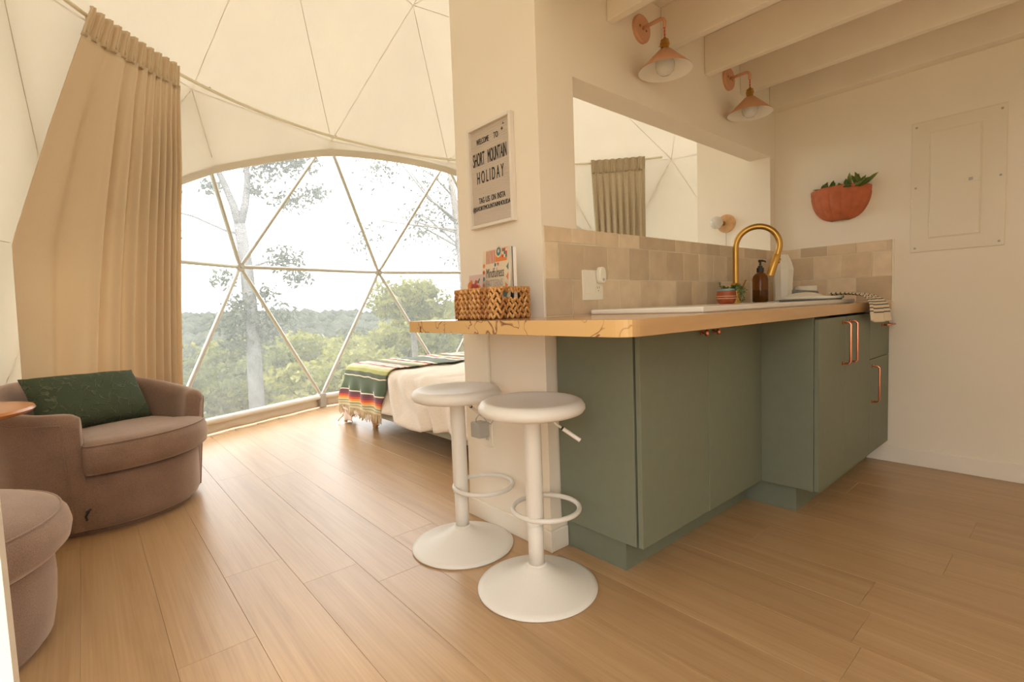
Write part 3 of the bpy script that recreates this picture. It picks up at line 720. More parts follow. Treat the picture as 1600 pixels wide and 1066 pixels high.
# ---- faucet
fx, fy = -1.205, 2.585
fa = thing('faucet', 'brushed brass gooseneck faucet with side lever behind the white sink', 'faucet', (fx, fy, SR))
m = MB(); m.lathe([(.027,0),(.027,.006),(.0235,.008),(.0235,.098),(.020,.102),(.0155,.104)], (fx,fy,SR), 28); m.build('body', 'brass', fa, smooth=True, angle=40)
dx, dy = .93, .37; R = .100; zt = SR+.285
pts = [(fx,fy,SR+.10),(fx,fy,SR+.2)]
for i in range(0, 23):
    a = PI-(PI*1.12)*i/22; pts.append((fx+dx*(R+R*math.cos(a)), fy+dy*(R+R*math.cos(a)), zt+R*math.sin(a)))
e = Vector(pts[-1]); dr = (Vector(pts[-1])-Vector(pts[-2])).normalized(); pts.append(tuple(e+dr*.015))
m = MB(); m.tube(pts, .0145, 16); m.build('neck', 'brass', fa, smooth=True, angle=40)
e = Vector(pts[-1]); m = MB(); m.tube([e-dr*.004, e, e+dr*.075, e+dr*.105], [.0150,.0175,.0185,.0190], 18); sh = m.build('spray_head', 'brass', fa, smooth=True, angle=40)
q = e+dr*.03+Vector((dx,dy,.0)).normalized()*.019; m = MB(); m.tube([q-dr*.012, q+dr*.012], .005, 8); m.build('button', 'brass', sh, smooth=True)
m = MB(); m.tube([(fx,fy+.02,SR+.045),(fx,fy+.040,SR+.045)], .011, 12); m.tube([(fx,fy+.036,SR+.045),(fx+.0,fy+.06,SR+.068),(fx+.0,fy+.118,SR+.122)], [.006,.0045,.004], 8); m.build('lever', 'brass', fa, smooth=True, angle=40)
# ---- soap bottle
bx, by = -1.18, 2.82
so_ = thing('soap_bottle', 'amber glass soap bottle with black pump on the sink rim', 'bottle', (bx, by, SR))
m = MB(); m.lathe([(0,.0),(.034,0),(.0385,.004),(.040,.012),(.040,.125),(.036,.142),(.024,.156),(.0165,.160),(.0165,.170)], (bx,by,SR), 28); m.build('bottle', 'amber', so_, smooth=True, angle=50)
m = MB(); m.lathe([(0,.004),(.036,.004),(.0375,.012),(.0375,.066),(0,.066)], (bx,by,SR), 28); m.build('soap', 'liquid', so_, smooth=True, angle=40)
m = MB(); m.lathe([(.0185,.164),(.0185,.186),(.012,.190),(.012,.197),(.0055,.199),(.0055,.222)], (bx,by,SR), 20)
m.tube([(bx-.004,by-.006,SR+.224),(bx+.004,by+.012,SR+.226),(bx+.008,by+.042,SR+.224),(bx+.009,by+.046,SR+.219)], [.007,.006,.004,.0035], 8); m.build('pump', 'black', so_, smooth=True, angle=40)
# ---- small painted pot with trailing plant
px_, py_ = -1.13, 2.325
pp = thing('painted_pot', 'small rust-red painted pot with blue rim and a trailing plant beside the faucet', 'potted plant', (px_, py_, SR))
m = MB(); m.lathe([(0,0),(.028,0),(.034,.006),(.0445,.024),(.046,.034),(.0425,.048),(.042,.060)], (px_,py_,SR), 30); po = m.build('pot', 'rust_pot', pp, smooth=True, angle=50)
m = MB(); m.lathe([(.0418,.060),(.0435,.064),(.0435,.071),(.040,.072),(.038,.060)], (px_,py_,SR), 30); m.build('rim', 'pot_blue', po, smooth=True)
for zz in (.026, .037):
    m = MB(); m.lathe([(.0452 if zz < .03 else .0460, zz-.002),(.0468, zz),(.0455, zz+.002)], (px_,py_,SR), 30); m.build('painted_band', 'pot_cream', po, smooth=True)
m = MB(); m.lathe([(0,.064),(.039,.064)], (px_,py_,SR), 20); m.build('soil', 'soil', pp)
def leaf(mb, p, d, up, L, W):
    p = Vector(p); d = Vector(d).normalized(); s_ = d.cross(Vector(up)).normalized(); n_ = s_.cross(d)
    mb.add([p, p+d*L*.35+s_*W*.5+n_*W*.1, p+d*L*.75+s_*W*.35-n_*W*.05, p+d*L-n_*W*.25, p+d*L*.75-s_*W*.35-n_*W*.05, p+d*L*.35-s_*W*.5+n_*W*.1], [(0,1,2,3),(0,3,4,5)])
m = MB(); ms = MB()
for k in range(26):
    a = random.uniform(-.9, 1.9)+.6; r0 = random.uniform(.005, .03)
    p = Vector((px_+r0*math.cos(a), py_+r0*math.sin(a), SR+.066)); st = [p]; fall = random.uniform(.3, 1.0)
    dirv = Vector((math.cos(a), math.sin(a), 0))
    for q in range(1, 6):
        t = q/5; st.append(p+dirv*(.055*t*random.uniform(.7, 1.1)+.01)+Vector((0,0,.032*math.sin(t*2.2)-fall*.085*t*t)))
    for q in st: q.z = max(q.z, SR+.003)
    ms.tube(st, .0009, 5)
    for q in st[1:]:
        for _ in range(2): leaf(m, q, (random.uniform(-1,1), random.uniform(-1,1), random.uniform(-.4,.8)), (0,0,1), random.uniform(.008,.016), .008)
for k in range(5):
    a = random.uniform(2, 5); p = Vector((px_+.02*math.cos(a), py_+.02*math.sin(a), SR+.066)); q = p+Vector((.01*math.cos(a), .01*math.sin(a), random.uniform(.02,.035))); ms.tube([p, q], .0008, 5)
    for t in (.5, .8, 1): leaf(m, p.lerp(q, t), (random.uniform(-1,1), random.uniform(-1,1), .6), (0,0,1), .012, .007)
m.build('leaves', 'leaf_house', pp); ms.build('stems', 'ink_green', pp)
# ---- tall ridged vase behind the soap
vx, vy = -1.20, 3.18
va = thing('tall_vase', 'tall cream ceramic vase with faceted sides in the tiled corner', 'vase', (vx, vy, ZC))
m = MB(); prof = [(0,0),(.046,0),(.05,.004),(.054,.10),(.060,.185),(.050,.225),(.034,.262),(.028,.275),(.023,.274),(.03,.22),(.0,.2)]
va_o = m.lathe(prof, (vx,vy,SR), 9).build('body', 'ceramic', va, bevel=.002)
# ---- second slim bottle behind the amber one
b2 = thing('white_bottle', 'slim white bottle standing behind the amber soap bottle', 'bottle', (-1.262, 2.96, SR))
m = MB(); m.lathe([(0,0),(.030,0),(.032,.004),(.032,.105),(.026,.118),(.012,.126),(.012,.135)], (-1.262,2.96,SR), 22); m.build('body', 'ceramic', b2, smooth=True, angle=40)
m = MB(); m.lathe([(.014,.134),(.014,.152),(0,.153)], (-1.262,2.96,SR), 18); m.build('cap', 'ceramic', b2, smooth=True, angle=40)
# ---- cup, tray, rolled mat
cu = thing('white_cup', 'wide white ceramic crock standing behind the drying tray', 'cup', (-1.13, 3.33, ZC))
m = MB(); m.lathe([(0,0),(.050,0),(.056,.005),(.063,.098),(.060,.105),(.055,.098),(.05,.012),(0,.010)], (-1.13,3.33,ZC), 28); m.build('bowl', 'ceramic', cu, smooth=True, angle=50)
tr_ = thing('drying_tray', 'pale oval drying tray lying across the right drainboard', 'tray', (-1.0, 3.02, SR))
def disc(mb, c, rx, ry, z0, z1, e=3.0, n=40):
    P = []
    for i in range(n):
        a = 2*PI*i/n; ca, sa = math.cos(a), math.sin(a); P.append((c[0]+rx*math.copysign(abs(ca)**(2/e), ca), c[1]+ry*math.copysign(abs(sa)**(2/e), sa)))
    mb.prism(P, z0, z1)
m = MB(); disc(m, (-1.0,3.02), .135, .155, SR, SR+.008); m.build('foot', 'grey_knit', tr_)
m = MB(); disc(m, (-1.0,3.02), .145, .165, SR+.008, SR+.022); m.build('board', 'ceramic', tr_, bevel=.006, seg=3)
cl = MB()
def cloth_fn(u, v):
    x = -1.12+.17*u; yy = 2.93+.20*v; return (x, yy, SR+.0225+.022*math.sin(PI*v)**2*math.sin(PI*u)**.5+.002*noise.noise(Vector((u*6, v*6, 0))))
cl.grid(cloth_fn, 14, 18); o = cl.build('dish_cloth', 'ceramic', None, smooth=True, solid=.003); tag(o, 'folded white dish cloth heaped on the drying tray', 'cloth')
rm = MB(); rm.tube([(-1.105,3.055,SR+.048),(-1.09,3.06,SR+.048),(-1.02,3.165,SR+.0385),(-1.015,3.172,SR+.038)], [.013,.015,.015,.013], 14)
o = rm.build('rolled_mat', 'grey_knit', None, smooth=True, angle=60); tag(o, 'dark grey knitted roll lying on the drying tray', 'mat')
# ---- striped towel over the worktop edge
tw = MB()
tw.uv = True
path = [(-.93, SR+.026), (-.88, SR+.028), (-.83, SR+.026), (-.79, SR+.022), (-.745, SR+.012), (-.715, SR-.006), (-.700, SR-.035), (-.692, SR-.075), (-.683, SR-.120)]
def tw_fn(u, v):
    t = v*(len(path)-1); i = min(int(t), len(path)-2); f = t-i
    x = lerp(path[i][0], path[i+1][0], f); z = lerp(path[i][1], path[i+1][1], f)
    wd = lerp(.12, .33, sstep(.1, 1, v)); yc = lerp(3.13, 3.00, v)
    fold = .010*math.sin(u*PI*5+.6)*sstep(.35, .9, v)+.006*math.sin(u*PI*9)*(1-v*.6)
    return (x+fold*sstep(.5, .75, v)+.012*sstep(.5, .75, v)*(u > .25)*sstep(.25,.32,u), yc+(u-.5)*wd, z+fold*(1-sstep(.4, .7, v))+.004-.012*(1-sstep(.2, .3, u))*sstep(.6, 1, v)*-1)
tw.grid(tw_fn, 36, 48)
o = tw.build('striped_towel', 'towel', None, smooth=True, solid=.004); tag(o, 'cream towel with black stripes hanging over the worktop edge', 'towel')
uvl = o.data.uv_layers.new(name='UVMap')
def set_uv(o, nu, nv, fn=lambda u, v: (u, v)):
    l = o.data.uv_layers[0] if o.data.uv_layers else o.data.uv_layers.new(name='UVMap')
    for lp in o.data.loops:
        k = lp.vertex_index; l.data[lp.index].uv = fn((k % (nu+1))/nu, (k//(nu+1))/nv)
set_uv(o, 36, 48)
# ---- outlet with night light
ol = thing('wall_outlet', 'almond double outlet and switch plate on the tiled wall', 'outlet', (XW+.009, 1.59, .969))
m = MB(); m.box(XW+.0085, 1.527, .969, XW+.014, 1.655, 1.092); m.build('plate', 'plastic_white', ol, bevel=.003)
m = MB(); m.box(XW+.014, 1.547, .998, XW+.017, 1.580, 1.065); m.build('switch', 'plastic_white', ol, bevel=.0015)
m = MB(); m.box(XW+.014, 1.605, .998, XW+.0155, 1.638, 1.065); rc = m.build('receptacle', 'plastic_white', ol, bevel=.0015)
for dy_ in (-.006, .006):
    m = MB(); m.box(XW+.0152, 1.6215+dy_-.001, 1.016, XW+.0159, 1.6215+dy_+.001, 1.025); m.build('slot', 'dark_slot', rc)
m = MB(); m.lathe([(0,0),(.0022,0),(.0022,.0007),(0,.0007)], (XW+.0152,1.6215,1.008), 10, 'x'); m.build('slot', 'dark_slot', rc)
nl = thing('night_light', 'small white oval night light plugged into the almond outlet', 'night light', (XW+.03, 1.624, 1.035))
m = MB(); disc(m, (0,0), .021, .034, 0, .024, 2.6); m.v = [(XW+.0155+z, 1.627+x, 1.071+y) for x,y,z in m.v]; m.build('body', 'plastic_white', nl, bevel=.006, seg=3)
m = MB(); m.lathe([(.006,0),(.006,.002),(0,.002)], (XW+.0395,1.627,1.052), 14, 'x'); m.build('sensor', 'plastic_grey', nl)

# ================================================================== ON THE PIER
# ---- letter board
lb = thing('letter_board', 'pale framed letter board with black lettering hung on the pier', 'sign', (-1.616, YC-.011, 1.291))
BX0, BX1, BZ0, BZ1, FB = -1.757, -1.474, 1.291, 1.709, .013
m = MB(); yb_, yf_ = YC-.0005, YC-.023
m.box(BX0, yf_, BZ0, BX0+FB, yb_, BZ1); m.box(BX1-FB, yf_, BZ0, BX1, yb_, BZ1); m.box(BX0+FB, yf_, BZ0, BX1-FB, yb_, BZ0+FB); m.box(BX0+FB, yf_, BZ1-FB, BX1-FB, yb_, BZ1)
m.build('frame', 'paper', lb, bevel=.002)
m = MB(); z = BZ0+FB; pr = []
while z < BZ1-FB: pr += [(z, YC-.0105), (z+.0045, YC-.0105), (z+.0047, YC-.0085), (z+.0062, YC-.0085)]; z += .0064
vs = []; fs = []
for zz, yy in pr: vs += [(BX0+FB, yy, min(zz, BZ1-FB)), (BX1-FB, yy, min(zz, BZ1-FB))]
for i in range(len(pr)-1): fs.append((2*i, 2*i+1, 2*i+3, 2*i+2))
m.add(vs, fs); m.build('felt', 'felt', lb)
dg = None
def text_part(body, x0, x1, z0, z1, y, mat, parent, name='letters', ex=.0012, spacing=1.0, face='-y'):
    cu_ = bpy.data.curves.new('t', 'FONT'); cu_.body = body; cu_.size = 1; cu_.space_character = spacing; cu_.extrude = .0; cu_.offset = .0
    to = bpy.data.objects.new('t', cu_); COL.objects.link(to); bpy.context.view_layer.update()
    me = bpy.data.meshes.new_from_object(to.evaluated_get(bpy.context.evaluated_depsgraph_get())); bpy.data.objects.remove(to)
    V = np.array([v.co[:] for v in me.vertices]); lo, hi = V.min(0), V.max(0)
    u = (V[:, 0]-lo[0])/(hi[0]-lo[0]); v = (V[:, 1]-lo[1])/(hi[1]-lo[1])
    m = MB(); n = len(V)
    F = [tuple(p.vertices) for p in me.polygons]
    P0 = [(lerp(x0, x1, a), y, lerp(z0, z1, b)) for a, b in zip(u, v)]
    m.add(P0, F); bpy.data.meshes.remove(me)
    o = m.build(name, mat, parent, solid=0)
    if ex: b = o.modifiers.new('solid', 'SOLIDIFY'); b.thickness = ex; b.offset = 0
    return o
yl = YC-.0118
for body, x0, x1, z0, z1 in (('WELCOME', -1.702, -1.620, 1.634, 1.657), ('TO', -1.588, -1.560, 1.634, 1.657), ('SHORT', -1.730, -1.652, 1.548, 1.602), ('MOUNTAIN', -1.630, -1.512, 1.548, 1.602),
                             ('H O L I D A Y', -1.706, -1.532, 1.474, 1.524), ('TAG', -1.700, -1.664, 1.393, 1.416), ('US', -1.654, -1.628, 1.393, 1.416), ('ON', -1.616, -1.588, 1.393, 1.416), ('INSTA', -1.576, -1.528, 1.393, 1.416), ('@SHORTMOUNTAINHOLIDA', -1.742, -1.498, 1.359, 1.383)):
    tz = (z0+z1)/2
    text_part(body, x0, x1, tz-(z1-z0)/2, tz+(z1-z0)/2, yl, 'black_letter', lb)
text_part('+', -1.541, -1.529, 1.651, 1.665, yl, 'black_letter', lb); text_part('+', -1.530, -1.522, 1.672, 1.681, yl, 'black_letter', lb)
# ---- cable raceway, outlet and charger under the worktop
m = MB(); m.box(-1.726, YC-.014, .62, -1.680, YC, ZCB); tag(m.build('cable_raceway', 'plastic_white', bevel=.004), 'slim white cable raceway running up the pier to the worktop', 'raceway')
oo = thing('pier_outlet', 'white outlet plate low on the pier behind the stools', 'outlet', (-1.715, YC-.003, .342))
m = MB(); m.box(-1.752, YC-.006, .345, -1.682, YC, .460); m.build('plate', 'plastic_white', oo, bevel=.002)
for zz in (.378, .428):
    for dx_ in (-.006, .006):
        m = MB(); m.box(-1.717+dx_-.001, YC-.0068, zz-.004, -1.717+dx_+.001, YC-.0058, zz+.004); m.build('slot', 'dark_slot', oo)
ch = thing('phone_charger', 'grey charger block plugged into the pier outlet with a looping cable', 'charger', (-1.735, YC-.03, .40))
m = MB(); m.box(-1.762, YC-.062, .392, -1.700, YC-.0055, .458); m.build('block', 'plastic_grey', ch, bevel=.004)
m = MB(); m.tube([(-1.735,YC-.05,.455),(-1.735,YC-.05,.475),(-1.725,YC-.04,.492),(-1.705,YC-.03,.480),(-1.690,YC-.025,.462),(-1.672,YC-.02,.455),(-1.66,YC-.015,.47),(-1.668,YC-.01,.56),(-1.69,YC-.009,.625)], .0022, 6); m.build('cable', 'plastic_grey', ch, smooth=True)
# ---- basket
bk = thing('woven_basket', 'brown woven seagrass basket holding books on the worktop', 'basket', (-1.45, 1.16, ZC))
KX0, KX1, KY0, KY1, KZ1 = -1.600, -1.327, 1.085, 1.245, 1.022
per = rrect(KX0, KY0, KX1, KY1, .028, 6)
def along(t, off=0):
    n = len(per); P = [Vector((*p, 0)) for p in per]; L = [0]
    for i in range(n): L.append(L[-1]+(P[(i+1) % n]-P[i]).length)
    d = (t % 1)*L[-1]
    for i in range(n):
        if L[i+1] >= d: break
    f = (d-L[i])/(L[i+1]-L[i]); p = P[i].lerp(P[(i+1) % n], f); tt = (P[(i+1) % n]-P[i]).normalized(); nn = Vector((tt.y, -tt.x, 0)); return p+nn*off, tt, nn, L[-1]
NSTR = 32; NR = 6
def in_hole(p, z): return p.x > KX1-.004 and abs(p.y-1.150) < .036 and .982 < z < 1.014
for rix in range(NR):
    m = MB()
    z = ZC+.0135+(KZ1-ZC-.0215)*rix/(NR-1)
    for k in range(NSTR*2):
        t0 = (k+(.5 if rix % 2 else 0))/(NSTR*2); p, tt, nn, LL = along(t0, .001)
        if in_hole(p, z): continue
        up = Vector((0,0,1)); d = (tt*.50*(1 if k % 2 else -1)+up).normalized(); s_ = nn.cross(d).normalized()
        l, wd, th = .0150, .0054, .0058
        c = p+Vector((0,0,z)); ring_ = []
        vs = [c-d*l]; 
        for f, sc_ in ((-.5, .8), (.05, 1), (.55, .75)):
            for a in range(6): vs.append(c+d*l*f+s_*wd*sc_*math.cos(a*PI/3)+nn*th*sc_*math.sin(a*PI/3))
        vs.append(c+d*l)
        fs = [(0, 1+a, 1+(a+1) % 6) for a in range(6)]
        for b in (0, 1): fs += [(1+b*6+a, 1+b*6+6+a, 1+b*6+6+(a+1) % 6, 1+b*6+(a+1) % 6) for a in range(6)]
        fs += [(19, 13+(a+1) % 6, 13+a) for a in range(6)]
        m.add(vs, fs)
    m.build('braid_row', 'hyacinth', bk, smooth=True)
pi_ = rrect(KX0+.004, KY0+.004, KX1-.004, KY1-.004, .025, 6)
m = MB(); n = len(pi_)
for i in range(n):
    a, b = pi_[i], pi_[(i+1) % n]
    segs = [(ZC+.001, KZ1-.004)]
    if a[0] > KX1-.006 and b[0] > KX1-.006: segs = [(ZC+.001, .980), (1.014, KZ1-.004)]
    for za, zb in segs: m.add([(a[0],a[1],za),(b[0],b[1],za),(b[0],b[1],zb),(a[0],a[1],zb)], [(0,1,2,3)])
m.build('wall', 'basket_gap_shade', bk, solid=.003)  # inner wall coloured dark, painting shade into the gaps between strands
m = MB(); m.prism(pi_, ZC, ZC+.004); m.build('bottom', 'hyacinth', bk)
m = MB(); m.tube([(x, yy, KZ1-.001) for x, yy in per], .0045, 8, closed=True); m.build('rim', 'hyacinth', bk, smooth=True)
# ---- books and card in the basket
def tilt(o, loc, rx, rz): o.location = loc; o.rotation_euler = (rx, 0, rz)
bo = thing('pattern_book', 'colourful softcover book of patterns standing in the woven basket', 'book', (-1.41, 1.178, ZC+.006))
tilt(bo, (-1.452, 1.172, ZC+.0035), math.radians(-4), math.radians(-7)); BW, BH = .185, .258
m = MB(); m.box(-BW/2+.001, -.004, .001, BW/2-.001, .004, BH-.001); m.build('pages', 'paper', bo, local=True)
m = MB(); m.box(-BW/2, -.0052, 0, BW/2, -.004, BH); m.box(-BW/2, .004, 0, BW/2, .0052, BH); cv = m.build('cover', 'ink_cream', bo, local=True)
yq = -.0056
def flat(pts, mat, dy=0): m = MB(); m.add([(x, yq-dy, z) for x, z in pts], [tuple(range(len(pts)))]); return m.build('printed_shape', mat, cv, local=True)
def circ(x, z, r, mat, dy=0, n=16): return flat([(x+r*math.cos(2*PI*i/n), z+r*math.sin(2*PI*i/n)) for i in range(n)], mat, dy)
def rc_(x0, z0, x1, z1, mat, dy=0): return flat([(x0,z0),(x1,z0),(x1,z1),(x0,z1)], mat, dy)
for i in range(6): rc_(-.066+.011*i, .205, -.061+.011*i, .254, 'ink_red')
rc_(-.002, .208, .078, .255, 'ink_orange'); circ(.022, .245, .022, 'ink_cream', .0002); circ(.022, .245, .016, 'ink_teal', .0004); circ(.022, .247, .007, 'ink_pink', .0006)
for i in range(3):
    for j in range(3): rc_(.046+.011*i, .220+.011*j, .057+.011*i, .231+.011*j, ('ink_red', 'ink_cream', 'ink_teal')[(i+j) % 3], .0003)
circ(.000, .198, .007, 'ink_teal'); flat([(.012,.204),(.026,.204),(.019,.190)], 'ink_red')
for i in range(5): circ(-.082, .10+.025*i, .008, ('ink_red', 'ink_orange', 'ink_teal')[i % 3])
flat([(.075,.150),(.090,.165),(.090,.135)], 'ink_orange'); flat([(.075,.185),(.090,.200),(.090,.172)], 'ink_teal'); flat([(.072,.13),(.09,.118),(.072,.105)], 'ink_orange')
for i in range(7): flat([(-.06+.018*i,.098),(-.051+.018*i,.110),(-.042+.018*i,.098),(-.051+.018*i,.086)], ('ink_red', 'ink_cream', 'ink_teal')[i % 3] if i % 3 != 1 else 'ink_orange')
circ(.072, .088, .014, 'ink_teal'); circ(.083, .066, .010, 'ink_orange'); rc_(.05, .03, .085, .05, 'ink_teal')
def flat_text(body, x0, x1, z0, z1, mat):
    o = text_part(body, x0, x1, z0, z1, yq-.0005, mat, None, 'lettering', 0); o.parent = cv; return o
flat_text('Mindfulness', -.062, .062, .152, .188, 'ink_dark'); flat_text('PATTERNS', -.062, .056, .118, .144, 'ink_grey')
b2 = thing('black_notebook', 'white notebook with a black edge behind the colourful pattern book', 'book', (-1.375, 1.21, ZC+.006)); tilt(b2, (-1.3735, 1.206, ZC+.004), 0, math.radians(-41))
m = MB(); m.box(-.032, -.004, 0, .032, .006, .252); m.build('pages', 'paper', b2, local=True)
m = MB(); m.box(-.033, -.007, 0, .033, -.004, .255); m.build('cover', 'black', b2, local=True); m = MB(); m.box(-.033, .006, 0, .033, .008, .255); m.build('cover', 'paper', b2, local=True)
cd = thing('greeting_card', 'pale pink card with painted red flowers in the woven basket', 'card', (-1.535, 1.14, ZC+.006)); tilt(cd, (-1.5445, 1.139, ZC+.0035), math.radians(-7), math.radians(-4))
m = MB(); m.box(-.049, -.001, 0, .049, .001, .168); cv = m.build('card', 'ink_pink', cd, local=True); yq = -.0015
for x, z, r, c in ((-.040,.128,.015,'ink_orange'),(-.022,.124,.012,'ink_red'),(-.004,.122,.014,'ink_red'),(.012,.118,.013,'ink_red'),(.026,.119,.010,'ink_orange'),(-.030,.140,.010,'ink_orange'),(.004,.139,.009,'ink_red'),(.020,.140,.007,'ink_green'),(.026,.148,.005,'ink_green'),(-.04,.112,.006,'ink_green')): circ(x, z, r, c)

# ================================================================== WALL FITTINGS
def sconce(y, label):
    t = thing('wall_sconce', label, 'wall lamp', (XW, y, 2.165), group='sconces under the joists')
    m = MB(); m.lathe([(0,0),(.060,0),(.060,.012),(.056,.016),(0,.016)], (XW,y,2.165), 32, 'x'); ro = m.build('backplate', 'shade_pink', t, smooth=True, angle=40)
    for dz, dyy in ((.004,-.024), (-.004,.024)):
        m = MB(); m.lathe([(.0055,0),(.0055,.003),(0,.004)], (XW+.016,y+dyy,2.165+dz), 10, 'x'); m.build('screw', 'brass', ro)
    xe = XW+.122
    m = MB(); m.tube([(XW+.01,y,2.165),(XW+.075,y,2.165),(xe-.018,y,2.165),(xe-.006,y,2.160),(xe,y,2.146),(xe,y,2.122)], .0075, 12); m.build('arm', 'shade_pink', t, smooth=True)
    m = MB()
    for q in range(2): m.tube([(xe+.0016*math.cos(i*1.1+q*PI), y+.0016*math.sin(i*1.1+q*PI), 2.124-.005*i) for i in range(10)], .0022, 6)
    m.build('cord', 'ink_red', t, smooth=True)
    zs = 2.08
    m = MB(); m.lathe([(.006,0),(.009,-.006),(.017,-.010),(.018,-.020),(.020,-.022),(.020,-.030),(.017,-.032),(.017,-.052),(.019,-.056)], (xe,y,zs), 24); so2 = m.build('socket', 'brass', t, smooth=True, angle=40)
    m = MB(); m.tube([(xe,y-.016,zs-.044),(xe,y-.034,zs-.046)], .003, 8); m.lathe([(0,-.004),(.006,0),(0,.004)], (xe,y-.036,zs-.046), 10); m.build('switch', 'brass', so2, smooth=True)
    m = MB(); m.lathe([(.020,-.050),(.028,-.054),(.1105,-.134),(.1118,-.138)], (xe,y,zs), 48, caps=False); m.build('shade', 'shade_pink', t, smooth=True)
    m = MB(); m.lathe([(.016,-.054),(.027,-.0565),(.1085,-.1355),(.1118,-.138)], (xe,y,zs), 48, caps=False); m.build('shade_lining', 'shade_in', t, smooth=True)
    m = MB(); m.lathe([(.012,-.055),(.014,-.068),(.027,-.082),(.038,-.102),(.040,-.118),(.036,-.137),(.022,-.152),(0,-.158)], (xe,y,zs), 28); m.build('bulb', 'bulb', t, smooth=True)
sconce(1.975, 'terracotta pink cone sconce with its whole round backplate showing'); sconce(2.795, 'terracotta pink cone sconce with its backplate tucked up under a joist')
# wooden ball sconce in the bedroom
wl_ = thing('ball_sconce', 'round wooden wall lamp with white glass ball seen through the opening', 'wall lamp', (-1.655, YB, 1.48))
m = MB(); m.lathe([(0,0),(.062,0),(.062,-.014),(.058,-.018),(0,-.018)], (-1.660,YB,1.478), 36, 'y'); m.build('backplate', 'wood_light', wl_, smooth=True, angle=40)
m = MB(); m.tube([(-1.675,YB-.016,1.480),(-1.683,YB-.045,1.481)], .016, 14); m.build('holder', 'brass', wl_, smooth=True, angle=40)
m = MB(); m.lathe([(0,-.042)]+[(.042*math.sin(PI*k/12), -.042*math.cos(PI*k/12)) for k in range(1,12)]+[(0,.042)], (-1.692,YB-.080,1.482), 24); m.build('globe', 'bulb', wl_, smooth=True)
m = MB(); m.tube([(-1.66,YB-.010,1.418),(-1.661,YB-.008,1.30),(-1.66,YB-.008,1.12)], .0016, 6); m.build('cord', 'ink_grey', wl_); 
# half-round planter on the back wall
pl = thing('wall_planter', 'ribbed terracotta half-basket planter with green leaves on the back wall', 'planter', (-.985, YB, 1.40))
PCX, PZ = -.975, 1.570
m = MB(); nu, nv = 96, 22
def plf(u, v, off=0):
    a = PI*u; s_ = v
    w = .152*(1-(1-min(1, s_*1.0))**2.6)**.5 if s_ < 1 else .152
    w = .148*(.30+.70*(1-(1-s_)**2.2)**.62) if s_ > .001 else .04; z = PZ-.180+.180*s_; w *= sstep(-.06, .10, s_)**.5
    rib = .006*(abs(math.cos(a*8))**.7)*sstep(0, .25, s_)*(1-sstep(.80, .86, s_)) if off == 0 else 0
    lip = .004*sstep(.84, .88, s_)
    d = (w*.66)
    z += .016*math.cos(a)*0+.012*math.sin(a)*sstep(.85, 1, s_)
    return (PCX-(w+rib+lip-off)*math.cos(a), YB-.001-(d+rib+lip-off)*math.sin(a), z)
m.grid(lambda u, v: plf(u, .02+.98*v), nu, nv); m.build('pot', 'terracotta', pl, smooth=True, solid=.005)
m = MB(); m.add([plf(i/24, .86, .006) for i in range(25)], [tuple(range(25))]); m.build('soil', 'soil', pl)
m = MB()
for k in range(30):
    x = random.uniform(-.09, .13); yy = YB-random.uniform(.02, .085); p = (PCX+x, yy, PZ-.008)
    leaf(m, p, (random.uniform(-.2, 1.0)*(.6 if x < 0 else 1.2), random.uniform(-.5, .1), random.uniform(.25, 1.0)), (0, -1, .3), random.uniform(.05, .085)*(1.15 if x > .05 else .8), .026)
leaf(m, (PCX+.09, YB-.06, PZ+.0), (1, -.2, .42), (0,-1,.3), .09, .024); leaf(m, (PCX+.03, YB-.09, PZ+.01), (.8, -.5, -.25), (0,-1,.3), .07, .026)
leaf(m, (PCX-.07, YB-.06, PZ+.008), (-1, -.1, .15), (0,-1,.3), .06, .008)
lv = m.build('leaves', 'leaf_house', pl, solid=.0012)
# electrical panel
ep = thing('breaker_panel', 'cream electrical breaker panel with hinged door on the back wall', 'electrical panel', (-.462, YB, 1.168))
EX0, EX1, EZ0, EZ1 = -.645, -.279, 1.168, 1.848
m = MB(); m.box(EX0, YB-.006, EZ0, EX1, YB, EZ1); m.build('cover', 'panel_metal', ep, bevel=.003)
DX0, DX1, DZ0, DZ1 = -.565, -.371, 1.240, 1.780
m = MB(); m.box(DX0-.004, YB-.009, DZ0-.004, DX1+.004, YB-.006, DZ1+.004); m.build('door_frame', 'panel_metal', ep, bevel=.001)
m = MB(); m.box(DX0, YB-.0125, DZ0, DX1, YB-.0095, DZ1); dd = m.build('door', 'panel_metal', ep, bevel=.0015)
m = MB(); m.box(-.428, YB-.015, 1.497, -.372, YB-.0122, 1.525); la = m.build('latch', 'panel_metal', dd, bevel=.001)
m = MB(); m.box(-.414, YB-.0165, 1.504, -.398, YB-.0148, 1.519); m.build('button', 'plastic_grey', la)
for zz in (1.30, 1.70):
    m = MB(); m.tube([(DX0-.002,YB-.011,zz),(DX0-.002,YB-.011,zz+.018)], .003, 8); m.build('hinge', 'panel_metal', ep)
for sx_ in (EX0+.020, EX1-.020):
    for zz in (EZ0+.022, (EZ0+EZ1)/2, EZ1-.025):
        m = MB(); m.lathe([(.0055,-.006),(.0055,-.008),(0,-.009)], (sx_,YB,zz), 12, 'y'); m.build('screw', 'plastic_grey', ep)

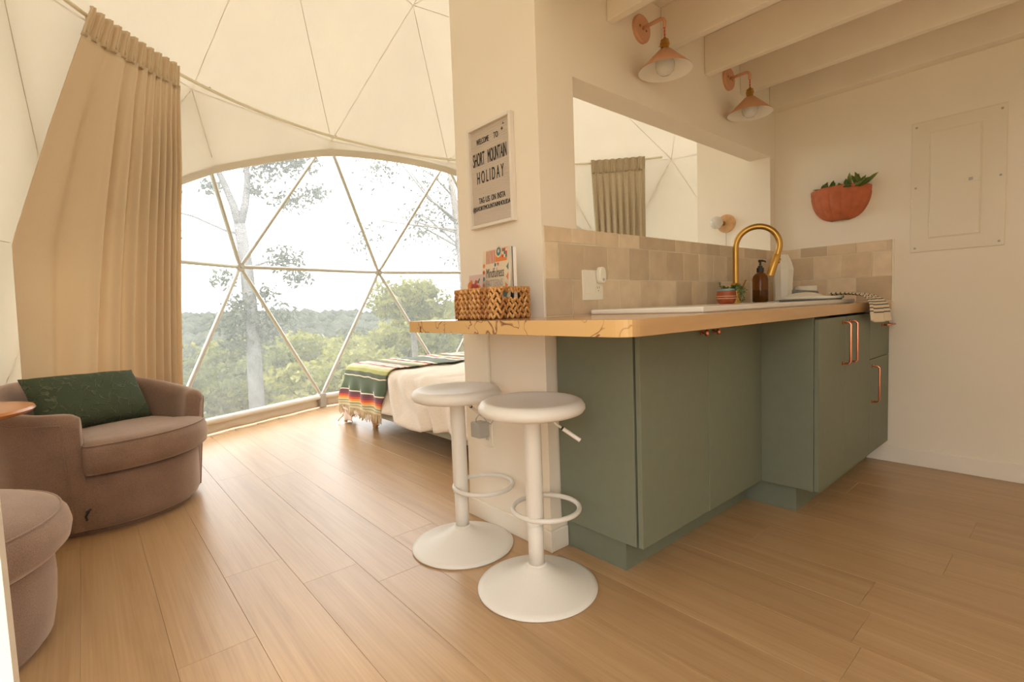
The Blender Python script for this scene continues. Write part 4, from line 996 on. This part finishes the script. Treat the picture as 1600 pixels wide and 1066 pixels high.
# ================================================================== STOOLS
def stool(x, y, ring_h, lev_h, seat_z, label):
    t = thing('bar_stool', label, 'stool', (x, y, 0))
    L = dict(local=True)
    m = MB(); m.lathe([(0,0),(.199,0),(.204,.004),(.203,.008),(.185,.014),(.14,.026),(.095,.043),(.062,.060),(.042,.074),(.034,.080)], n=64); m.build('base', 'stool_white', t, smooth=True, **L)
    m = MB(); m.lathe([(.034,.072),(.034,.082),(.031,.085),(.0265,.085)], n=40); m.build('collar', 'stool_white', t, smooth=True, angle=40, **L)
    m = MB(); m.lathe([(.0265,.06),(.0265,.235)], n=36); m.build('lower_column', 'stool_white', t, smooth=True, **L)
    m = MB(); m.lathe([(.0275,.222),(.0305,.222),(.0305,.228),(.0295,.229),(.0295,seat_z-.045),(.02,seat_z-.045)], n=36); m.build('upper_column', 'stool_white', t, smooth=True, angle=40, **L)
    z = seat_z
    m = MB(); m.lathe([(0,z-.050),(.12,z-.048),(.155,z-.046),(.171,z-.040),(.178,z-.030),(.178,z-.020),(.170,z-.007),(.160,z-.001),(.150,z+.001),(.138,z-.003),(.11,z-.013),(.07,z-.020),(0,z-.023)], n=72); m.build('seat', 'stool_white', t, smooth=True, **L)
    # footrest ring welded to the front of the upper column
    zr = .240; c_, s_ = math.cos(ring_h), math.sin(ring_h); rr = .118; oc = rr-.026
    m = MB(); m.tube([(c_*oc+rr*math.cos(q), s_*oc+rr*math.sin(q), zr) for q in np.linspace(0, 2*PI, 48, endpoint=False)], .0088, 12, closed=True); m.build('footrest', 'stool_white', t, smooth=True, **L)
    c_, s_ = math.cos(lev_h), math.sin(lev_h); lp = lambda r_, dz: (c_*r_, s_*r_, z+dz)
    m = MB(); m.tube([lp(.045,-.046), lp(.062,-.060), lp(.080,-.082), lp(.100,-.096)], .0042, 8); le = m.build('lever', 'stool_white', t, smooth=True, **L)
    m = MB(); m.tube([lp(.098,-.0945), lp(.104,-.0985)], .0062, 10); m.build('band', 'black', le, smooth=True, **L)
    m = MB(); m.tube([lp(.103,-.098), lp(.158,-.136)], .0068, 10); m.build('grip', 'stool_white', le, smooth=True, angle=40, **L)
    return t
stool(-1.207, 1.1135, math.radians(112), math.radians(38), .644, 'white round bar stool standing beside the green cabinet end')
stool(-1.637, 1.109, math.radians(58), math.radians(112), .642, 'white round bar stool standing between the pier and the bed')

# ================================================================== BARREL ARMCHAIRS
def armchair(x, y, rot, label):
    t = thing('armchair', label, 'armchair', (x, y, 0), rot); L = dict(local=True)
    m = MB(); m.lathe([(0,0),(.345,0),(.345,.030),(0,.030)], n=64); m.build('plinth', 'chair_fabric', t, smooth=True, angle=40, **L)
    m = MB(); m.lathe([(0,.028),(.372,.028),(.382,.036),(.388,.060),(.392,.20),(.392,.262),(.385,.270),(0,.270)], n=72); m.build('front_apron', 'chair_fabric', t, smooth=True, angle=50, **L)
    # back and arm shell: swept cross-section
    A0 = math.radians(47); NS = 72; secs = []
    for i in range(NS+1):
        a = A0+(2*PI-2*A0)*i/NS; b = min(i, NS-i)/NS     # distance from an arm end
        back = sstep(.06, .42, b)
        h = lerp(.565, .670, back); th = lerp(.088, .100, back)
        e = min(1, b*NS/3.0); rnd = math.sqrt(max(0, 1-(1-e)**2))
        ro = lambda z: .392+.055*(max(0, z-.03)/.6)
        th2 = th*lerp(.55, 1, rnd); zt = h-.022*(1-rnd); mid = .5*th*(1-lerp(.55, 1, rnd))
        sec = []
        for z in (.032, .12, .22, .32, .42, zt-.055): sec.append((ro(z)-mid, z))
        for k in range(7):
            q = PI*k/6; c_ = ro(zt-.05)-mid-th2/2; sec.append((c_+th2/2*math.cos(q), zt-.045+.045*math.sin(q)))
        for z in (zt-.055, .42, .32, .27): sec.append((ro(z)-mid-th2-.012*sstep(.5,.3,z), z))
        secs.append([(r*math.cos(a), r*math.sin(a), z) for r, z in sec])
    m = MB(); k = len(secs[0]); vs = [p for s_ in secs for p in s_]
    fs = [(i*k+j, (i+1)*k+j, (i+1)*k+(j+1) % k, i*k+(j+1) % k) for i in range(NS) for j in range(k)]
    fs += [tuple(range(k))[::-1], tuple(NS*k+j for j in range(k))]
    m.add(vs, fs); sh = m.build('back_shell', 'chair_fabric', t, smooth=True, angle=60, **L)
    m = MB(); m.tube([Vector(s_[6])*1.0+Vector((0,0,.0)) for s_ in secs[2:-2]], .0045, 6); m.build('piping', 'chair_fabric', sh, smooth=True, **L)
    for e in (2, NS-2):
        m = MB(); m.tube([Vector(p)+Vector(p).normalized()*.001 for p in secs[e][:7]], .004, 6); m.build('piping', 'chair_fabric', sh, smooth=True, **L)
    # T-shaped seat cushion
    m = MB(); n = 72; prof = [(0,.272),(.80,.272),(.94,.276),(.985,.292),(1.0,.330),(1.0,.365),(.985,.395),(.94,.412),(.80,.424),(.4,.432),(0,.434)]
    def rad(a):
        d = abs((a+PI) % (2*PI)-PI); return lerp(.445, .318, sstep(math.radians(44), math.radians(54), d))
    vs = []; fs = []
    for i in range(n):
        a = 2*PI*i/n; r = rad(a)
        for f, z in prof: vs.append((r*f*math.cos(a), r*f*math.sin(a), z+.010*math.cos(a)*f))
    kk = len(prof)
    for i in range(n):
        j = (i+1) % n
        for q in range(kk-1): fs.append((i*kk+q, j*kk+q, j*kk+q+1, i*kk+q+1))
    m.add(vs, fs); cu_ = m.build('seat_cushion', 'chair_fabric', t, smooth=True, **L)
    m = MB(); m.tube([(rad(a)*.965*math.cos(a), rad(a)*.965*math.sin(a), .4065+.010*math.cos(a)) for a in [math.radians(q) for q in range(-52, 53, 4)]], .004, 6); m.build('piping', 'chair_fabric', cu_, smooth=True, **L)
    return t
c1 = armchair(-3.254, .052, math.radians(34), 'mauve brown barrel armchair with a green pillow beside the curtain')
m = MB(); a = math.radians(-47.5); r = .405; p = Vector((r*math.cos(a), r*math.sin(a), .085)); m.tube([p, p+Vector((.004,-.006,.02)), p+Vector((.008,.006,.042))], .005, 6); m.tube([p+Vector((.004,-.004,.036)), p+Vector((.008,.016,.046))], .005, 6); m.build('zip_pull', 'black', c1, local=True)
def ottoman(x, y, label):
    t = thing('ottoman', label, 'ottoman', (x, y, 0)); L = dict(local=True)
    m = MB(); m.lathe([(0,0),(.350,0),(.352,.020),(0,.020)], n=64); m.build('plinth', 'chair_fabric', t, smooth=True, angle=40, **L)
    m = MB(); m.lathe([(0,.018),(.362,.018),(.372,.030),(.384,.10),(.390,.18),(.388,.262),(.380,.268),(0,.268)], n=72); m.build('body', 'chair_fabric', t, smooth=True, angle=50, **L)
    m = MB(); m.lathe([(0,.266),(.36,.266),(.405,.274),(.430,.300),(.437,.335),(.430,.368),(.412,.392),(.37,.412),(.28,.426),(.15,.434),(0,.436)], n=72); c = m.build('cushion', 'chair_fabric', t, smooth=True, **L)
    m = MB(); m.tube([(.4135*math.cos(q), .4135*math.sin(q), .391) for q in np.linspace(0, 2*PI, 72, endpoint=False)], .0035, 6, closed=True); m.build('piping', 'chair_fabric', c, smooth=True, **L)
    return t
ottoman(-2.087, -.501, 'mauve brown upholstered ottoman next to the white door casing')
# pillow
pw = MB(); nu = nv = 26
def pill(u, v, s_):
    x, z = (u-.5)*2, (v-.5)*2; e = max(0, (1-abs(x)**2.6)*(1-abs(z)**2.6))**.42
    k = 1-.06*(1-abs(x)**2)*(abs(z)**3)
    return (x*.255*(1-.05*(1-abs(z))*abs(x)**3), s_*.075*e+.004*noise.noise(Vector((x*4, z*4, s_))), z*.155*k)
pw.grid(lambda u, v: pill(u, v, -1), nu, nv); pw.grid(lambda u, v: pill(u, v, 1), nu, nv)
o = pw.build('throw_pillow', 'pillow', None, smooth=True); tag(o, 'dark green embroidered pillow leaning in the brown armchair', 'pillow')
o.location = (-3.362, .010, .556); o.rotation_euler = (math.radians(-32), math.radians(2), math.radians(34+90-5))
bm = bmesh.new(); bm.from_mesh(o.data); bmesh.ops.remove_doubles(bm, verts=bm.verts, dist=.0015); bmesh.ops.recalc_face_normals(bm, faces=bm.faces); bm.to_mesh(o.data); bm.free()
# round side table
st = thing('side_table', 'small round wooden side table between the brown armchair and the ottoman', 'table', (-2.735, -.43, 0))
m = MB(); m.lathe([(0,.612),(.245,.612),(.262,.618),(.270,.628),(.266,.638),(.25,.641),(0,.641)], (-2.735,-.43,0), 56); m.build('table_top', 'table_wood', st, smooth=True, angle=50)
m = MB(); m.box(-2.86,-.49,.594,-2.61,-.37,.612); m.build('bracket', 'white_paint', st, bevel=.003)
m = MB(); m.tube([(-2.735,-.43,.018),(-2.735,-.43,.596)], .022, 18); m.build('column', 'white_paint', st, smooth=True, angle=40)
m = MB(); m.lathe([(0,0),(.13,0),(.13,.010),(.05,.020),(0,.022)], (-2.735,-.43,0), 40); m.build('base', 'white_paint', st, smooth=True, angle=40)

# ================================================================== BED
BX0_, BX1_, BY0_, BY1_, BZT = -4.24, -2.10, 1.70, 3.20, .505
bed = thing('bed', 'low bed with white quilted duvet and turned wooden feet facing the window', 'bed', (-3.1, 2.5, 0))
m = MB(); m.box(BX0_+.06, BY0_-.005, .135, BX1_, BY1_+.01, .225); m.build('frame', 'rail_green', bed, bevel=.01)
m = MB(); m.box(BX0_+.03, BY0_+.01, .225, BX1_, BY1_-.01, BZT-.045); m.build('mattress', 'sheet', bed, bevel=.04, seg=4)
for x, yy in ((-3.86,1.79), (-3.86,3.1), (-2.2,1.79), (-2.2,3.1)):
    m = MB(); m.lathe([(0,0),(.019,0),(.024,.012),(.020,.022),(.030,.050),(.040,.085),(.034,.110),(.026,.120),(.040,.130),(.040,.152),(0,.152)], (x,yy,0), 20); m.build('leg', 'wood_light', bed, smooth=True, angle=50)
RB = .085
def drape(s, t, off=0.0, wob=1.0, flare=.22):
    """cloth laid over the bed: s along X, t along Y (metres), beyond the edges it hangs"""
    def ax(v, lo, hi):
        if v < lo: return lo, lo-v, -1
        if v > hi: return hi, v-hi, 1
        return v, 0, 0
    x, dx_, sx = ax(s, BX0_+RB, BX1_-RB); y_, dy_, sy = ax(t, BY0_+RB, BY1_-RB)
    d = math.hypot(dx_, dy_) if (dx_ and dy_) else dx_+dy_
    R = RB+off
    if d > 0:
        nx, ny = sx*dx_/d, sy*dy_/d
        if d < R*PI/2: o_, dr = R*math.sin(d/R), R*(1-math.cos(d/R))
        else: o_, dr = R+flare*(d-R*PI/2), R+(d-R*PI/2)
        w = wob*.022*min(1, d/.25)*math.sin((s*1.0+t*.9)*26+3*noise.noise(Vector((s*3, t*3, 1))))
        x += nx*(o_+w); y_ += ny*(o_+w); z = BZT+off-dr
    else: z = BZT+off
    z += wob*(.016*noise.noise(Vector((s*4, t*4, 0)))+.010*noise.noise(Vector((s*11, t*11, 2))))
    return (x, y_, max(z, .012))
m = MB(); s0, s1, t0, t1 = BX0_-.30, BX1_-.02, BY0_-.30, BY1_+.28
def duv(u, v):
    hemv = t0+.025*math.sin(u*17)+.03*noise.noise(Vector((u*7, 0, 0)))
    return drape(lerp(s0, s1, u), lerp(hemv, t1, v))
m.grid(duv, 110, 90); m.build('duvet', 'duvet', bed, smooth=True, solid=.010)
def sheetc(u, v): return drape(lerp(BX0_-.42, BX0_+.22, u), lerp(BY0_-.42, BY0_+.1, v), -.006, .7, .10)
m = MB(); m.grid(sheetc, 24, 24); m.build('sheet_corner', 'sheet', bed, smooth=True, solid=.004)
# striped throw across the foot of the bed
TS0, TS1, TT0, TT1 = -4.20, -3.42, BY0_-.315, BY1_-.05
m = MB(); m.uv = True; NU, NV = 46, 150
def thr(u, v):
    t = lerp(TT0, TT1, v); hang = sstep(BY0_+.1, BY0_-.25, t)
    s_ = lerp(TS0, TS1, u)+(.03*(u-.5))*hang
    p = Vector(drape(s_, t, .022, .55, .23)); p.y -= hang*.012*math.sin(u*PI*7+.5); return p
m.grid(thr, NU, NV)
th_ = thing('throw_blanket', 'striped green, orange and cream fringed throw draped across the bed', 'blanket', (-3.75, 1.7, .15))
o = m.build('cloth', 'throw', th_, smooth=True, solid=.005); set_uv(o, NU, NV, lambda u, v: (u, v*(TT1-TT0)/1.05))
m = MB()
for k in range(44):
    u = (k+.5)/44; p = thr(u, 0); q = thr(u, .012); d = (p-q).normalized(); L_ = random.uniform(.055, .08)
    e = p+Vector((random.uniform(-.008, .008), -.002, -L_)); e.z = max(e.z, .01)
    m.tube([p+Vector((0,0,.006)), p.lerp(e, .5)+Vector((random.uniform(-.004,.004),0,0)), e], [.004,.0045,.003], 5)
fr_ = m.build('fringe', 'fringe', th_, smooth=True); fr_['kind'] = 'stuff'

# ================================================================== CURTAINS AND RAIL
def circ_pt(az, r, z): a = math.radians(az); return Vector((DC.x+r*math.cos(a), DC.y+r*math.sin(a), z))
ZTR = 2.60
m = MB(); m.tube([circ_pt(a, 3.05, ZTR) for a in np.arange(121, 246, 1.5)], .011, 10)
tk = thing('curtain_rail', 'thin cream curved curtain rail running around the dome lining', 'curtain rail', tuple(circ_pt(184, 3.05, ZTR)))
m.build('rail', 'track', tk, smooth=True)
for a in (131, 143, 155, 167.2, 179, 191.2, 203, 213.8):
    m = MB(); p = circ_pt(a, 3.05, ZTR); q = circ_pt(a, 3.14, ZTR+.02); m.tube([p+Vector((0,0,.0)), p+Vector((0,0,.016)), q], .0055, 6); m.build('bracket', 'plastic_grey', tk)
def curtain(name, label, top, mids, folds, amp, inward, head=.115, nu=260, mat='curtain', npl=11):
    """top: fn u->(x,y); mids: list of (z, fn)"""
    t = thing(name, label, 'curtain', tuple(Vector((*mids[-1][1](.5), 0))))
    lev = [(ZTR+.005, top)]+mids
    def base(u, z):
        for (za, fa_), (zb, fb_) in zip(lev[:-1], lev[1:]):
            if z >= zb or zb == lev[-1][0]:
                k = min(1, max(0, (za-z)/(za-zb))); A, B = Vector((*fa_(u), 0)), Vector((*fb_(u), 0)); P = A.lerp(B, k)
                t_ = min(1, max(0, (lev[0][0]-z)/lev[0][0])); Q0, Q2 = Vector((*lev[0][1](u), 0)), Vector((*lev[-1][1](u), 0)); Q1 = Vector((*lev[len(lev)//2][1](u), 0))
                Q = Q0*(1-t_)**2+Q1*2*t_*(1-t_)+Q2*t_*t_
                return P.lerp(Q, sstep(.02, .4, u))
    def nrm(u):
        A, B = Vector((*top(max(0, u-.01)), 0)), Vector((*top(min(1, u+.01)), 0)); d = (B-A).normalized(); n_ = Vector((-d.y, d.x, 0))
        return n_ if n_.dot(inward) > 0 else -n_
    zh = ZTR+.005-head
    def fn(u, v):
        z = lerp(zh+.004, .015, v**1.0); p = base(u, z); dep = sstep(0, .25, v)
        f = folds(u); k = lerp(.35, 1, dep)*amp*(1+.25*sstep(.4, 1, v))
        w = math.sin(f)+.35*math.sin(2*f+1.2*math.sin(v*3)+u*4)
        p = p+nrm(u)*(k*w+.02)+Vector((0, 0, z)); return p
    m = MB(); m.grid(fn, nu, 44); m.build('drape', mat, t, smooth=True, solid=.004)
    def hd(u, v):
        z = lerp(zh-.014, ZTR+.005+.018, v); p = base(u, z); ph = u*npl*2*PI
        sq = math.tanh(3.2*math.sin(ph))*.013*(1-.35*math.sin(v*PI))+.004*math.sin(ph*4)
        return p+nrm(u)*(sq+.024)+Vector((0, 0, z))
    m = MB(); m.grid(hd, nu, 8); m.build('header', mat, t, smooth=True, solid=.004)
    for k in range(npl):
        u = (k+.25)/npl; p = base(u, zh+.01); m = MB(); q = p+nrm(u)*.036
        m.tube([Vector((q.x, q.y, zh+.004)), Vector((q.x, q.y, zh+.09))], [.006, .004], 6); m.build('pleat', mat, t, smooth=True)
    return t
P2 = lambda a, b: (lambda u: (lerp(a[0], b[0], u), lerp(a[1], b[1], u)))
# left curtain (u: outer end -> window side)
curtain('curtain', 'tall beige pleated curtain behind the brown armchair', lambda u: tuple(circ_pt(lerp(232.2, 219.6, u), 3.02, 0))[:2],
        [(2.0, P2((-3.66,-.09), (-3.99,.515))), (1.38, P2((-3.69,-.276), (-4.05,.487))), (.0, P2((-3.70,-.31), (-4.08,.43)))],
        lambda u: 2*PI*(1.9*u+7.2*u**2.8)+.9, .026, Vector((1, .5, 0)))
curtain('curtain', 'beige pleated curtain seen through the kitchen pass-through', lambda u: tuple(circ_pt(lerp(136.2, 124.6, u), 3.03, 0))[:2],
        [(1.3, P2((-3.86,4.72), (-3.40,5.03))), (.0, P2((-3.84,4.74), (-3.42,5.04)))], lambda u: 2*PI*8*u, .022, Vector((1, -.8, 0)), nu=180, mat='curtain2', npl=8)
